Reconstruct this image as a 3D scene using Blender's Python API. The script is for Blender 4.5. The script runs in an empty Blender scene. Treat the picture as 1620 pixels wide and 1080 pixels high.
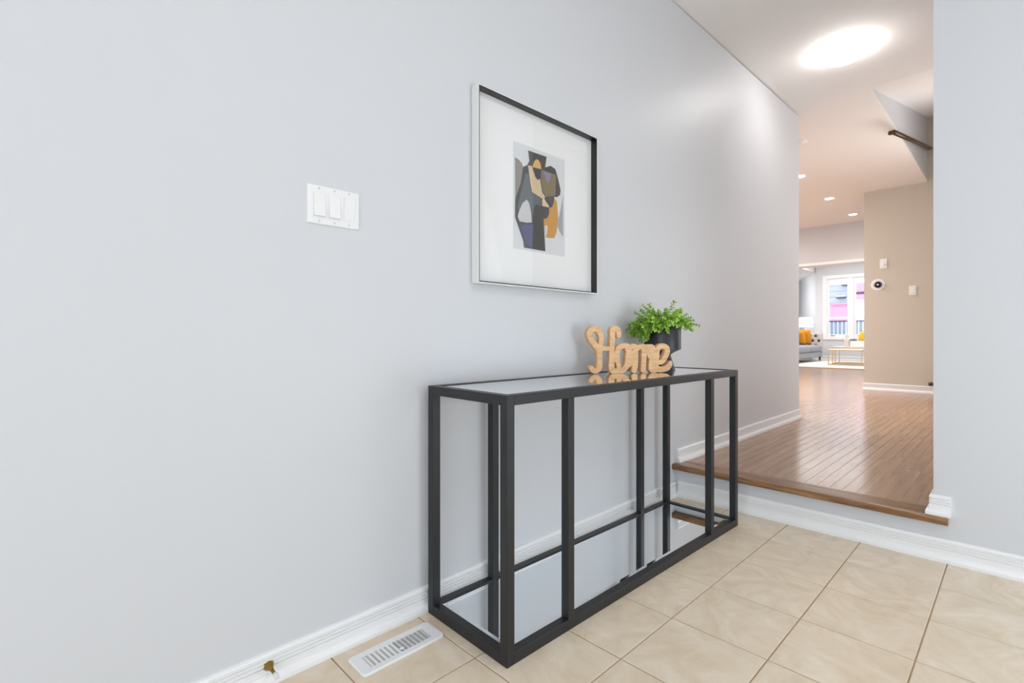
import bpy, bmesh, math, random
import numpy as np
from mathutils import Vector, Matrix

random.seed(7)
scene = bpy.context.scene
COL = scene.collection
PI = math.pi
R = math.radians


def lin(c):
    c = c / 255.0
    return c / 12.92 if c <= 0.04045 else ((c + 0.055) / 1.055) ** 2.4


def rgb(r, g, b):
    return (lin(r), lin(g), lin(b), 1.0)


# ------------------------------------------------------------------ camera
cam_data = bpy.data.cameras.new('camera')
cam_data.sensor_fit = 'HORIZONTAL'
cam_data.sensor_width = 36.0
cam_data.lens = 789.0 / 1620.0 * 36.0
cam_data.shift_y = -(540 - 530.5) / 1620.0
cam_data.clip_start = 0.02
cam = bpy.data.objects.new('camera', cam_data)
COL.objects.link(cam)
cam.location = (1.435, 0.0, 0.94)
cam.rotation_euler = (R(90), 0, R(45.72))
scene.camera = cam

# ------------------------------------------------------------------ view + world
scene.view_settings.view_transform = 'Standard'
scene.view_settings.look = 'None'
scene.view_settings.gamma = 1.0
scene.view_settings.exposure = 0.0
scene.view_settings.use_curve_mapping = False
world = bpy.data.worlds.new('world')
scene.world = world
world.use_nodes = True
bg = world.node_tree.nodes['Background']
bg.inputs['Color'].default_value = (0.88, 0.94, 1.0, 1.0)
bg.inputs['Strength'].default_value = 3.0


def area(name, loc, target, sx, sy, power, color):
    d = bpy.data.lights.new(name, 'AREA')
    d.shape = 'RECTANGLE'
    d.size, d.size_y = sx, sy
    d.energy = power
    d.color = color
    o = bpy.data.objects.new(name, d)
    COL.objects.link(o)
    o.location = loc
    v = Vector(target) - Vector(loc)
    o.rotation_euler = v.to_track_quat('-Z', 'Y').to_euler()
    return o


# daylight through the glazed entrance behind the camera, entrance lamp, then added fill lights with no real source
area('entrance_daylight', (2.2, -2.05, 1.0), (1.9, 2.0, 0.7), 2.0, 1.8, 10, (0.84, 0.93, 1.0))
area('side_fill', (3.35, 0.75, 0.68), (0.0, 1.4, 0.6), 2.3, 1.2, 5, (0.84, 0.92, 1.0))  # added fill to even out the left wall; no window here
area('side_low_fill', (3.35, 2.05, 0.60), (0.0, 2.2, 0.62), 1.1, 1.1, 21, (0.83, 0.93, 1.0))  # added low fill for the wall under the console; no window here
area('entrance_ceiling_lamp', (2.3, 1.1, 2.8), (2.1, 1.1, 0), 1.3, 1.3, 13, (0.98, 0.98, 0.98))
area('living_fill', (-2.0, 14.6, 3.2), (-2.0, 14.6, 0), 2.4, 4.0, 125, (1.0, 0.98, 0.96))  # added fill hidden behind the header, brightens the living room
area('alcove_fill', (-4.55, 17.6, 2.86), (-4.3, 18.6, 0), 0.9, 2.0, 105, (1.0, 0.98, 0.96))  # added unseen fill to lift the diagonal wall
area('dining_fill', (-3.0, 7.4, 2.85), (-3.0, 7.4, 0), 2.4, 2.4, 215, (1.0, 0.97, 0.93))  # added unseen fill for the dining ceiling and header
area('stair_fill', (1.92, 5.6, 1.5), (0.0, 4.9, 1.4), 2.6, 2.0, 46, (1.0, 0.99, 0.97))  # added fill behind the step wall, brightens the hall; no window
area('stairwell_fill', (1.55, 6.4, 2.0), (0.9, 6.6, 3.4), 0.5, 0.9, 5, (0.97, 0.98, 1.0))  # added unseen upward fill that whitens the sloped stairwell ceiling

# ------------------------------------------------------------------ materials


def new_mat(name):
    m = bpy.data.materials.new(name)
    m.use_nodes = True
    nt = m.node_tree
    return m, nt, nt.nodes['Principled BSDF']


def mat(name, col, rough=0.5, metal=0.0, coat=0.0, spec=0.5, bump=0.0, bscale=200.0, emit=None, estr=0.0, var=0.0, vscale=8.0):
    m, nt, p = new_mat(name)
    p.inputs['Base Color'].default_value = col
    p.inputs['Roughness'].default_value = rough
    p.inputs['Metallic'].default_value = metal
    p.inputs['Coat Weight'].default_value = coat
    p.inputs['Specular IOR Level'].default_value = spec
    if emit:
        p.inputs['Emission Color'].default_value = emit
        p.inputs['Emission Strength'].default_value = estr
    if bump or var:
        tc = nt.nodes.new('ShaderNodeTexCoord')
    if bump:
        n = nt.nodes.new('ShaderNodeTexNoise')
        n.inputs['Scale'].default_value = bscale
        n.inputs['Detail'].default_value = 3
        b = nt.nodes.new('ShaderNodeBump')
        b.inputs['Strength'].default_value = bump
        b.inputs['Distance'].default_value = 0.002
        nt.links.new(tc.outputs['Object'], n.inputs['Vector'])
        nt.links.new(n.outputs['Fac'], b.inputs['Height'])
        nt.links.new(b.outputs['Normal'], p.inputs['Normal'])
    if var:
        n2 = nt.nodes.new('ShaderNodeTexNoise')
        n2.inputs['Scale'].default_value = vscale
        n2.inputs['Detail'].default_value = 4
        mx = nt.nodes.new('ShaderNodeMix')
        mx.data_type = 'RGBA'
        mx.inputs['A'].default_value = tuple(c * (1 - var) for c in col[:3]) + (1,)
        mx.inputs['B'].default_value = tuple(min(1, c * (1 + var)) for c in col[:3]) + (1,)
        nt.links.new(tc.outputs['Object'], n2.inputs['Vector'])
        nt.links.new(n2.outputs['Fac'], mx.inputs['Factor'])
        nt.links.new(mx.outputs['Result'], p.inputs['Base Color'])
    return m


def glass_mat(name, tint=(1, 1, 1, 1), refl=1.0):
    m = bpy.data.materials.new(name)
    m.use_nodes = True
    nt = m.node_tree
    nt.nodes.remove(nt.nodes['Principled BSDF'])
    out = nt.nodes['Material Output']
    tr = nt.nodes.new('ShaderNodeBsdfTransparent')
    tr.inputs['Color'].default_value = tint
    gl = nt.nodes.new('ShaderNodeBsdfGlossy')
    gl.inputs['Roughness'].default_value = 0.02
    fr = nt.nodes.new('ShaderNodeFresnel')
    fr.inputs['IOR'].default_value = 1.45
    mul = nt.nodes.new('ShaderNodeMath')
    mul.operation = 'MULTIPLY'
    mul.inputs[1].default_value = refl
    mx = nt.nodes.new('ShaderNodeMixShader')
    nt.links.new(fr.outputs['Fac'], mul.inputs[0])
    nt.links.new(mul.outputs['Value'], mx.inputs['Fac'])
    nt.links.new(tr.outputs['BSDF'], mx.inputs[1])
    nt.links.new(gl.outputs['BSDF'], mx.inputs[2])
    nt.links.new(mx.outputs['Shader'], out.inputs['Surface'])
    return m


def tile_mat():
    m, nt, p = new_mat('beige_marbled_tile')
    N, L = nt.nodes, nt.links
    tc = N.new('ShaderNodeTexCoord')
    oi = N.new('ShaderNodeObjectInfo')
    mp = N.new('ShaderNodeVectorMath'); mp.operation = 'ADD'
    sc = N.new('ShaderNodeVectorMath'); sc.operation = 'SCALE'
    comb = N.new('ShaderNodeCombineXYZ')
    L.new(oi.outputs['Random'], comb.inputs[0]); L.new(oi.outputs['Random'], comb.inputs[1]); L.new(oi.outputs['Random'], comb.inputs[2])
    sc.inputs['Scale'].default_value = 91.0
    L.new(comb.outputs[0], sc.inputs[0])
    L.new(tc.outputs['Object'], mp.inputs[0]); L.new(sc.outputs[0], mp.inputs[1])
    n1 = N.new('ShaderNodeTexNoise')
    n1.inputs['Scale'].default_value = 4.5
    n1.inputs['Detail'].default_value = 7
    n1.inputs['Roughness'].default_value = 0.6
    n1.inputs['Distortion'].default_value = 3.0
    L.new(mp.outputs[0], n1.inputs['Vector'])
    r1 = N.new('ShaderNodeValToRGB')
    e = r1.color_ramp.elements
    e[0].position = 0.30; e[0].color = rgb(218, 199, 171)
    e[1].position = 0.72; e[1].color = rgb(239, 226, 207)
    a = r1.color_ramp.elements.new(0.5); a.color = rgb(229, 212, 188)
    L.new(n1.outputs['Fac'], r1.inputs['Fac'])
    n2 = N.new('ShaderNodeTexNoise')
    n2.inputs['Scale'].default_value = 7.0
    n2.inputs['Detail'].default_value = 3
    n2.inputs['Distortion'].default_value = 3.5
    L.new(mp.outputs[0], n2.inputs['Vector'])
    r2 = N.new('ShaderNodeValToRGB')
    e = r2.color_ramp.elements
    e[0].position = 0.47; e[0].color = (0, 0, 0, 1)
    e[1].position = 0.53; e[1].color = (0, 0, 0, 1)
    a = r2.color_ramp.elements.new(0.5); a.color = (1, 1, 1, 1)
    L.new(n2.outputs['Fac'], r2.inputs['Fac'])
    mx = N.new('ShaderNodeMix'); mx.data_type = 'RGBA'
    mx.inputs['B'].default_value = rgb(228, 212, 190)
    k = N.new('ShaderNodeMath'); k.operation = 'MULTIPLY'; k.inputs[1].default_value = 0.40
    L.new(r2.outputs['Color'], k.inputs[0])
    L.new(k.outputs[0], mx.inputs['Factor'])
    L.new(r1.outputs['Color'], mx.inputs['A'])
    L.new(mx.outputs['Result'], p.inputs['Base Color'])
    p.inputs['Roughness'].default_value = 0.30
    b = N.new('ShaderNodeBump'); b.inputs['Strength'].default_value = 0.04; b.inputs['Distance'].default_value = 0.01
    L.new(n1.outputs['Fac'], b.inputs['Height']); L.new(b.outputs['Normal'], p.inputs['Normal'])
    return m


def wood_mat(name, cols, rough, axis=1, gscale=26.0, stretch=0.07, coat=0.0, per_piece=True, vary=0.22, bump=0.06):
    m, nt, p = new_mat(name)
    N, L = nt.nodes, nt.links
    tc = N.new('ShaderNodeTexCoord')
    mp = N.new('ShaderNodeMapping')
    s = [1.0, 1.0, 1.0]
    s[axis] = stretch
    mp.inputs['Scale'].default_value = s
    rnd = None
    add = N.new('ShaderNodeVectorMath'); add.operation = 'ADD'
    L.new(tc.outputs['Object'], add.inputs[0])
    if per_piece:
        oi = N.new('ShaderNodeObjectInfo')
        ge = N.new('ShaderNodeNewGeometry')
        ad = N.new('ShaderNodeMath'); ad.operation = 'ADD'
        L.new(oi.outputs['Random'], ad.inputs[0]); L.new(ge.outputs['Random Per Island'], ad.inputs[1])
        fr = N.new('ShaderNodeMath'); fr.operation = 'FRACT'
        L.new(ad.outputs[0], fr.inputs[0])
        rnd = fr
        sc = N.new('ShaderNodeVectorMath'); sc.operation = 'SCALE'; sc.inputs['Scale'].default_value = 57.0
        cb = N.new('ShaderNodeCombineXYZ')
        for i in range(3):
            L.new(fr.outputs[0], cb.inputs[i])
        L.new(cb.outputs[0], sc.inputs[0]); L.new(sc.outputs[0], add.inputs[1])
    L.new(add.outputs[0], mp.inputs['Vector'])
    n = N.new('ShaderNodeTexNoise')
    n.inputs['Scale'].default_value = gscale
    n.inputs['Detail'].default_value = 6
    n.inputs['Roughness'].default_value = 0.65
    n.inputs['Distortion'].default_value = 0.6
    L.new(mp.outputs['Vector'], n.inputs['Vector'])
    r = N.new('ShaderNodeValToRGB')
    e = r.color_ramp.elements
    e[0].position = 0.32; e[0].color = cols[0]
    e[1].position = 0.70; e[1].color = cols[2]
    a = e.new(0.5); a.color = cols[1]
    L.new(n.outputs['Fac'], r.inputs['Fac'])
    src = r.outputs['Color']
    if rnd:
        hv = N.new('ShaderNodeHueSaturation')
        mr = N.new('ShaderNodeMapRange')
        mr.inputs['To Min'].default_value = 1 - vary
        mr.inputs['To Max'].default_value = 1 + vary
        L.new(rnd.outputs[0], mr.inputs['Value'])
        L.new(mr.outputs['Result'], hv.inputs['Value'])
        L.new(src, hv.inputs['Color'])
        src = hv.outputs['Color']
    L.new(src, p.inputs['Base Color'])
    p.inputs['Roughness'].default_value = rough
    p.inputs['Coat Weight'].default_value = coat
    p.inputs['Coat Roughness'].default_value = 0.12
    b = N.new('ShaderNodeBump'); b.inputs['Strength'].default_value = bump; b.inputs['Distance'].default_value = 0.003
    L.new(n.outputs['Fac'], b.inputs['Height']); L.new(b.outputs['Normal'], p.inputs['Normal'])
    return m


M = {}
M['wall'] = mat('pale_grey_paint', rgb(214, 216, 220), 0.45, spec=0.35, bump=0.05, bscale=350)
M['greige'] = mat('greige_wall_tone', rgb(208, 200, 188), 0.5, spec=0.3, bump=0.05, bscale=350)  # warmer tone than the other walls
M['ceiling'] = mat('ceiling_paint', rgb(243, 241, 239), 0.8, spec=0.2, bump=0.25, bscale=120)
M['trim'] = mat('white_trim_paint', rgb(243, 243, 244), 0.32)
M['grout'] = mat('sand_grout', rgb(176, 152, 122), 0.9, var=0.12, vscale=14)
M['tile'] = tile_mat()
M['plank'] = wood_mat('oak_plank', (rgb(150, 114, 87), rgb(166, 129, 101), rgb(178, 141, 113)), 0.2, coat=0.05, vary=0.09, bump=0.012)
M['seam'] = mat('dark_seam', rgb(58, 40, 28), 0.9)
M['nosing'] = wood_mat('dark_oak_nosing', (rgb(84, 56, 34), rgb(136, 98, 64), rgb(180, 138, 94)), 0.30, axis=0, gscale=44, per_piece=False)
M['black'] = mat('black_powder_coat', rgb(30, 31, 33), 0.42, var=0.1, vscale=40)
M['mirror'] = mat('mirror_glass', rgb(243, 247, 249), 0.015, metal=1.0)
M['plastic'] = mat('white_plastic', rgb(240, 240, 241), 0.3)
M['screw'] = mat('painted_screw', rgb(205, 206, 208), 0.4)
M['silver'] = mat('satin_silver', rgb(238, 237, 235), 0.28, metal=0.3)
M['liner'] = mat('black_lacquer', rgb(26, 25, 26), 0.3)
M['mat'] = mat('white_mat_board', rgb(246, 246, 246), 0.85, bump=0.1, bscale=500)
M['glass'] = glass_mat('clear_glass', refl=0.15)
M['pane'] = glass_mat('window_glass', (0.97, 0.98, 1.0, 1))
M['pot'] = mat('matte_black_glaze', rgb(40, 41, 46), 0.38, bump=0.05, bscale=90)
M['soil'] = mat('dark_soil', rgb(60, 48, 36), 0.95, bump=0.6, bscale=80)
M['stem'] = mat('sprig_stem', rgb(92, 120, 40), 0.6)
M['sign'] = wood_mat('carved_pale_wood', (rgb(206, 160, 112), rgb(222, 178, 130), rgb(234, 196, 152)), 0.5, axis=0, gscale=70, stretch=0.25, per_piece=False)
M['brass'] = mat('aged_brass', rgb(146, 118, 58), 0.35, metal=0.85)
M['rubber'] = mat('white_rubber', rgb(228, 228, 226), 0.5)
M['dark'] = mat('vent_shade_grey', rgb(196, 195, 192), 0.8)  # grey standing for the shade inside the vent slots
M['handrail'] = wood_mat('dark_handrail_wood', (rgb(58, 34, 20), rgb(74, 46, 28), rgb(90, 58, 36)), 0.35, per_piece=False)
M['gold'] = mat('brushed_gold', rgb(206, 176, 128), 0.35, metal=0.7)
M['marble'] = mat('white_marble', rgb(238, 234, 230), 0.25, var=0.05, vscale=6)
M['sofa'] = mat('pale_grey_velvet', rgb(158, 161, 170), 0.85, var=0.12, vscale=5)
M['sofa_arm'] = mat('light_taupe_velvet', rgb(206, 200, 196), 0.85, var=0.06, vscale=8)
M['button'] = mat('charcoal_button_shade', rgb(52, 50, 52), 0.6)  # button colour with the tuft shadow put in; sofa legs share it
M['orange'] = mat('mustard_orange_velvet', rgb(224, 150, 38), 0.8, var=0.15, vscale=18)
M['shade'] = mat('lit_linen_shade', rgb(250, 244, 236), 0.9, emit=(1, 0.93, 0.85, 1), estr=0.9)
M['ceramic'] = mat('pale_green_ceramic', rgb(216, 230, 220), 0.2)
M['rug'] = mat('cream_rug', rgb(232, 228, 222), 0.98, var=0.05, vscale=10, bump=0.5, bscale=60)
M['rugedge'] = mat('tan_rug_edge', rgb(212, 186, 148), 0.95)
M['yellow'] = mat('yellow_skin', rgb(244, 196, 30), 0.45, var=0.15, vscale=12)
M['leafdark'] = mat('dark_leaf', rgb(46, 66, 34), 0.5)
M['beige'] = mat('beige_wax', rgb(222, 212, 202), 0.5)
M['grey_house'] = mat('grey_siding', rgb(172, 174, 182), 0.8, var=0.08, vscale=2)
M['pale_blue'] = mat('pale_blue_panel', rgb(196, 206, 222), 0.6, var=0.1, vscale=3)
M['snow'] = mat('snow', rgb(244, 246, 250), 0.8)
M['red'] = mat('rose_red_boards', rgb(228, 154, 178), 0.75, var=0.06, vscale=3)
M['dark_metal'] = mat('dark_grey_metal', rgb(70, 72, 78), 0.5)
M['black_glass'] = mat('black_glass', rgb(18, 18, 24), 0.12)
M['lamp'] = mat('lit_diffuser', rgb(250, 248, 244), 0.5, emit=(1, 0.97, 0.94, 1), estr=27.0)
M['led'] = mat('lit_led_lens', rgb(250, 248, 244), 0.5, emit=(1, 0.93, 0.84, 1), estr=24.0)

# ------------------------------------------------------------------ helpers


def tag(o, label=None, cat=None, group=None, kind=None):
    if label: o['label'] = label
    if cat: o['category'] = cat
    if group: o['group'] = group
    if kind: o['kind'] = kind
    return o


def empty(name, loc, rotz=0.0, label=None, cat=None, group=None):
    o = bpy.data.objects.new(name, None)
    o.empty_display_size = 0.05
    COL.objects.link(o)
    o.location = loc
    o.rotation_euler = (0, 0, rotz)
    return tag(o, label, cat, group)


def obj(name, bm, m, parent=None, loc=None, smooth=False, kind=None):
    me = bpy.data.meshes.new(name)
    bmesh.ops.recalc_face_normals(bm, faces=bm.faces[:])
    bm.to_mesh(me)
    bm.free()
    for mm in (m if isinstance(m, (list, tuple)) else [m]):
        me.materials.append(mm)
    if smooth:
        for p in me.polygons:
            p.use_smooth = True
    return mobj(name, me, parent, loc, kind)


def mobj(name, me, parent=None, loc=None, kind=None):
    o = bpy.data.objects.new(name, me)
    COL.objects.link(o)
    if parent: o.parent = parent
    if loc: o.location = loc
    if kind: o['kind'] = kind
    return o


def struct(name, bm, m, parent=None, smooth=False):
    return obj(name, bm, m, parent, smooth=smooth, kind='structure' if parent is None else None)


def copy_tree(o, parent=None):
    c = o.copy()
    COL.objects.link(c)
    c.parent = parent
    for ch in list(o.children):
        copy_tree(ch, c)
    return c


def box(bm, lo, hi, bev=0.0, seg=1, mi=0):
    v = [bm.verts.new((x, y, z)) for x in (lo[0], hi[0]) for y in (lo[1], hi[1]) for z in (lo[2], hi[2])]
    f = [(0, 1, 3, 2), (4, 6, 7, 5), (0, 4, 5, 1), (2, 3, 7, 6), (0, 2, 6, 4), (1, 5, 7, 3)]
    fs = [bm.faces.new([v[i] for i in q]) for q in f]
    for q in fs:
        q.material_index = mi
    if bev:
        es = list({e for q in fs for e in q.edges})
        bmesh.ops.bevel(bm, geom=es, offset=bev, segments=seg, profile=0.5, affect='EDGES')
    return bm


def B(lo, hi, bev=0.0, seg=1):
    return box(bmesh.new(), lo, hi, bev, seg)


def lathe(bm, prof, n=32, center=(0, 0, 0), axis='z', cap=True):
    rings = []
    cx, cy, cz = center
    for r, z in prof:
        ring = []
        for i in range(n):
            a = 2 * PI * i / n
            c, s = r * math.cos(a), r * math.sin(a)
            if axis == 'z': p = (cx + c, cy + s, cz + z)
            elif axis == 'x': p = (cx + z, cy + c, cz + s)
            else: p = (cx + c, cy + z, cz + s)
            ring.append(bm.verts.new(p))
        rings.append(ring)
    for a, b in zip(rings[:-1], rings[1:]):
        for i in range(n):
            bm.faces.new((a[i], a[(i + 1) % n], b[(i + 1) % n], b[i]))
    if cap:
        bm.faces.new(rings[0][::-1])
        bm.faces.new(rings[-1])
    return bm


def tube(bm, pts, rad, n=8):
    pts = [Vector(p) for p in pts]
    rads = rad if isinstance(rad, (list, tuple)) else [rad] * len(pts)
    rings = []
    for i, p in enumerate(pts):
        t = (pts[min(i + 1, len(pts) - 1)] - pts[max(i - 1, 0)]).normalized()
        up = Vector((0, 0, 1)) if abs(t.z) < 0.95 else Vector((1, 0, 0))
        a = t.cross(up).normalized()
        b = t.cross(a).normalized()
        rings.append([bm.verts.new(p + (a * math.cos(2 * PI * k / n) + b * math.sin(2 * PI * k / n)) * rads[i]) for k in range(n)])
    for r0, r1 in zip(rings[:-1], rings[1:]):
        for k in range(n):
            bm.faces.new((r0[k], r0[(k + 1) % n], r1[(k + 1) % n], r1[k]))
    bm.faces.new(rings[0][::-1])
    bm.faces.new(rings[-1])
    return bm


def prism(bm, poly, lo, hi, axis='x', mi=0):
    """polygon of (u, v) extruded along an axis; axis x: (y,z)  axis y: (x,z)  axis z: (x,y)"""
    def P(u, v, w):
        return {'x': (w, u, v), 'y': (u, w, v), 'z': (u, v, w)}[axis]
    a = [bm.verts.new(P(u, v, lo)) for u, v in poly]
    b = [bm.verts.new(P(u, v, hi)) for u, v in poly]
    n = len(poly)
    fs = [bm.faces.new(a[::-1]), bm.faces.new(b)]
    for i in range(n):
        fs.append(bm.faces.new((a[i], a[(i + 1) % n], b[(i + 1) % n], b[i])))
    for f in fs:
        f.material_index = mi
    return bm


# baseboard profile (offset from wall, height) for a total height of 1 (scaled)
BB = [(0, 0), (0.025, 0), (0.025, 0.012), (0.022, 0.022), (0.0165, 0.0275), (0.013, 0.028), (0.0130, 0.0445), (0.0090, 0.0452),
      (0.0090, 0.0484), (0.0135, 0.0492), (0.0135, 0.0552), (0.0090, 0.0558), (0.0090, 0.0588), (0.0130, 0.0595),
      (0.0130, 0.0645), (0.0085, 0.0652), (0.0085, 0.0680), (0.0125, 0.0690), (0.0130, 0.0760), (0.0105, 0.0810), (0.0050, 0.083), (0, 0.083)]


def baseboard(name, path, z, m, side=1, h=0.083, parent=None):
    """path: list of (x,y) along the wall face; the moulding is on the left (side=1) or right (-1) of the direction."""
    bm = bmesh.new()
    k = h / 0.083
    pts = [Vector(p) for p in path]
    nrm = []
    for a, b in zip(pts[:-1], pts[1:]):
        t = (b - a).normalized()
        nrm.append(Vector((-t.y, t.x)) * side)
    rings = []
    for i, p in enumerate(pts):
        if i == 0: d = nrm[0]
        elif i == len(pts) - 1: d = nrm[-1]
        else:
            d = (nrm[i - 1] + nrm[i])
            d = d / (d.dot(nrm[i]))
        rings.append([bm.verts.new((p.x + d.x * o, p.y + d.y * o, z + q * k)) for o, q in BB])
    n = len(BB)
    for a, b in zip(rings[:-1], rings[1:]):
        for i in range(n):
            bm.faces.new((a[i], a[(i + 1) % n], b[(i + 1) % n], b[i]))
    bm.faces.new(rings[0][::-1])
    bm.faces.new(rings[-1])
    return struct(name, bm, m, parent)


# ------------------------------------------------------------------ room shell
ZF = 0.186          # upper floor level
YS = 2.74           # face of the step wall
YB = 8.34           # greige wall
CEIL = [(-2.3, 2.808), (2.71, 2.904), (5.07, 2.950), (8.34, 2.924), (10.35, 2.925)]


def cz(y):
    for (a, za), (b, zb) in zip(CEIL[:-1], CEIL[1:]):
        if y <= b:
            return za + (zb - za) * (y - a) / (b - a)
    return CEIL[-1][1]


def ceil_piece(bm, x0, x1, y0, y1, th=0.25):
    ys = [y0] + [y for y, _ in CEIL if y0 < y < y1] + [y1]
    lo, hi = [], []
    for y in ys:
        lo.append((bm.verts.new((x0, y, cz(y))), bm.verts.new((x1, y, cz(y)))))
        hi.append((bm.verts.new((x0, y, 2.95 + th)), bm.verts.new((x1, y, 2.95 + th))))
    for i in range(len(ys) - 1):
        bm.faces.new((lo[i][0], lo[i][1], lo[i + 1][1], lo[i + 1][0]))
        bm.faces.new((hi[i][0], hi[i + 1][0], hi[i + 1][1], hi[i][1]))
        bm.faces.new((lo[i][0], lo[i + 1][0], hi[i + 1][0], hi[i][0]))
        bm.faces.new((lo[i][1], hi[i][1], hi[i + 1][1], lo[i + 1][1]))
    bm.faces.new((lo[0][0], hi[0][0], hi[0][1], lo[0][1]))
    bm.faces.new((lo[-1][0], lo[-1][1], hi[-1][1], hi[-1][0]))


# entrance floor: grout bed + every tile
bm = B((-0.1, -2.3, -0.12), (3.6, YS + 0.01, -0.0025))
floor = struct('floor', bm, M['grout'])
tag(floor, 'beige marbled square tile floor of the entrance')
TX = [0.017 + 0.2998 * i for i in range(12)]
TY = [1.541 + 0.3007 * i for i in range(-12, 5)]
tile_cache = {}
G = 0.0021


def tile(x0, x1, y0, y1):
    w, h = round(x1 - x0 - 2 * G, 4), round(y1 - y0 - 2 * G, 4)
    if w < 0.02 or h < 0.02: return
    key = (w, h)
    if key not in tile_cache:
        b = B((-w / 2, -h / 2, -0.010), (w / 2, h / 2, 0.0), 0.0011)
        o = obj('tile', b, M['tile'], floor)
        tile_cache[key] = o.data
    else:
        o = mobj('tile', tile_cache[key], floor)
    o.location = ((x0 + x1) / 2, (y0 + y1) / 2, random.uniform(-0.0004, 0.0))


for i in range(len(TX) - 1):
    for j in range(len(TY) - 1):
        y1 = min(TY[j + 1], YS)
        if TY[j] < -2.2: continue
        tile(TX[i], TX[i + 1], TY[j], y1)

# upper wooden floor: sub-floor + planks
bm = B((-5.2, YS + 0.1, 0.0), (3.4, 13.9, ZF - 0.012))
box(bm, (-5.2, 13.9, 0.0), (3.4, 17.6, ZF - 0.002)); box(bm, (-5.2, 17.6, 0.0), (-2.9, 22.6, ZF - 0.002))
wfloor = struct('floor', bm, M['seam'])
tag(wfloor, 'glossy brown strip-wood floor one step up')
PW = 0.0557
X00 = 0.651 - PW * 20
near_cache = {}
field = []
rng = random.Random(11)
i0 = int((-5.1 - X00) / PW)
i1 = int((3.3 - X00) / PW)
for i in range(i0, i1):
    xa, xb = X00 + i * PW, X00 + (i + 1) * PW
    y = YS + 0.104 - rng.uniform(0, 0.9)
    near = 0.0 < (xa + xb) / 2 < 1.30
    while y < 14.0:
        ln = rng.choice([0.6, 0.75, 0.9, 1.05, 1.2])
        ya, yb = max(y, YS + 0.104), min(y + ln, 14.0)
        y += ln
        if yb - ya < 0.03: continue
        if near and ya < 5.8:
            w, l = PW - 0.0015, round(yb - ya - 0.0012, 4)
            if l not in near_cache:
                b = B((-w / 2, -l / 2, -0.012), (w / 2, l / 2, 0.0), 0.0005)
                o = obj('plank', b, M['plank'], wfloor)
                near_cache[l] = o.data
            else:
                o = mobj('plank', near_cache[l], wfloor)
            o.location = ((xa + xb) / 2, (ya + yb) / 2, ZF + rng.uniform(-0.0003, 0))
        else:
            field.append((xa + 0.00075, xb - 0.00075, ya + 0.0006, yb - 0.0006, ZF + rng.uniform(-0.0003, 0)))
V, Fc = [], []
for xa, xb, ya, yb, z in field:
    k = len(V)
    e = 0.0005
    V += [(xa, ya, z - 0.012), (xb, ya, z - 0.012), (xb, yb, z - 0.012), (xa, yb, z - 0.012),
          (xa, ya, z - e), (xb, ya, z - e), (xb, yb, z - e), (xa, yb, z - e),
          (xa + e, ya + e, z), (xb - e, ya + e, z), (xb - e, yb - e, z), (xa + e, yb - e, z)]
    for a in (0, 4):
        Fc += [(k + a + s, k + a + (s + 1) % 4, k + a + 4 + (s + 1) % 4, k + a + 4 + s) for s in range(4)]
    Fc.append((k + 8, k + 9, k + 10, k + 11))
me = bpy.data.meshes.new('plank_field')
me.from_pydata(V, [], Fc)
me.materials.append(M['plank'])
mobj('plank_field', me, wfloor, kind='stuff')

# walls
bm = bmesh.new()
prism(bm, [(-2.3, 0), (5.07, 0), (5.07, cz(5.07) - 0.007), (2.71, cz(2.71) - 0.007), (-2.3, cz(-2.3) - 0.007)], -0.12, 0.0, 'x')
tag(struct('wall_left', bm, M['wall']), 'long pale grey wall behind the console table')
bm = bmesh.new()
box(bm, (-0.0, YS, 0.0), (1.17, YS + 0.12, 0.155))
prism(bm, [(1.17, 0), (3.6, 0), (3.6, 3.0), (1.17, 3.0)], YS, YS + 0.12, 'y')
tag(struct('wall_step', bm, M['wall']), 'pale grey wall right of the opening with the riser under the step')
# entrance sides that stay out of frame (glazed entrance opening in the back wall)
bm = B((3.4, -2.3, 0), (3.52, YS, 3.0))
struct('wall_right', bm, M['wall'])
bm = bmesh.new()
box(bm, (-0.12, -2.42, 0), (0.7, -2.3, 3.0))
box(bm, (3.1, -2.42, 0), (3.52, -2.3, 3.0))
box(bm, (0.7, -2.42, 2.5), (3.1, -2.3, 3.0))
box(bm, (0.7, -2.42, -0.1), (3.1, -2.3, 0.2))
struct('wall_back', bm, M['wall'])
# hall right side, greige wall, dining side walls
bm = B((1.95, YS + 0.12, 0), (2.07, YB + 0.12, 4.6))
struct('wall_hall_right', bm, M['wall'])
bm = B((-0.11, YB, 0), (2.07, YB + 0.12, 4.6))
tag(struct('wall_greige', bm, M['greige']), 'greige wall at the end of the hall')
bm = B((-5.2, 5.07 - 0.12, 0), (-0.12, 5.07, 3.0))
struct('wall_dining_front', bm, M['wall'])
bm = B((-5.2, 5.07, 0), (-5.08, 10.35, 3.0))
struct('wall_dining_left', bm, M['wall'])
bm = B((0.0, YB + 0.12, 0), (0.12, 17.5, 3.4))
struct('wall_living_right', bm, M['wall'])
# header between dining and living room
bm = bmesh.new()
box(bm, (-5.2, 10.35, 2.262), (0.0, 10.66, 3.4))
box(bm, (-5.2, 10.35, 0), (-3.75, 10.66, 2.262))
tag(struct('wall_header', bm, M['wall']), 'pale header wall over the opening to the living room')
bm = bmesh.new()
box(bm, (-3.75, 10.33, 2.222), (-0.02, 10.68, 2.268))
struct('trim_2', bm, M['trim'])
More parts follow.
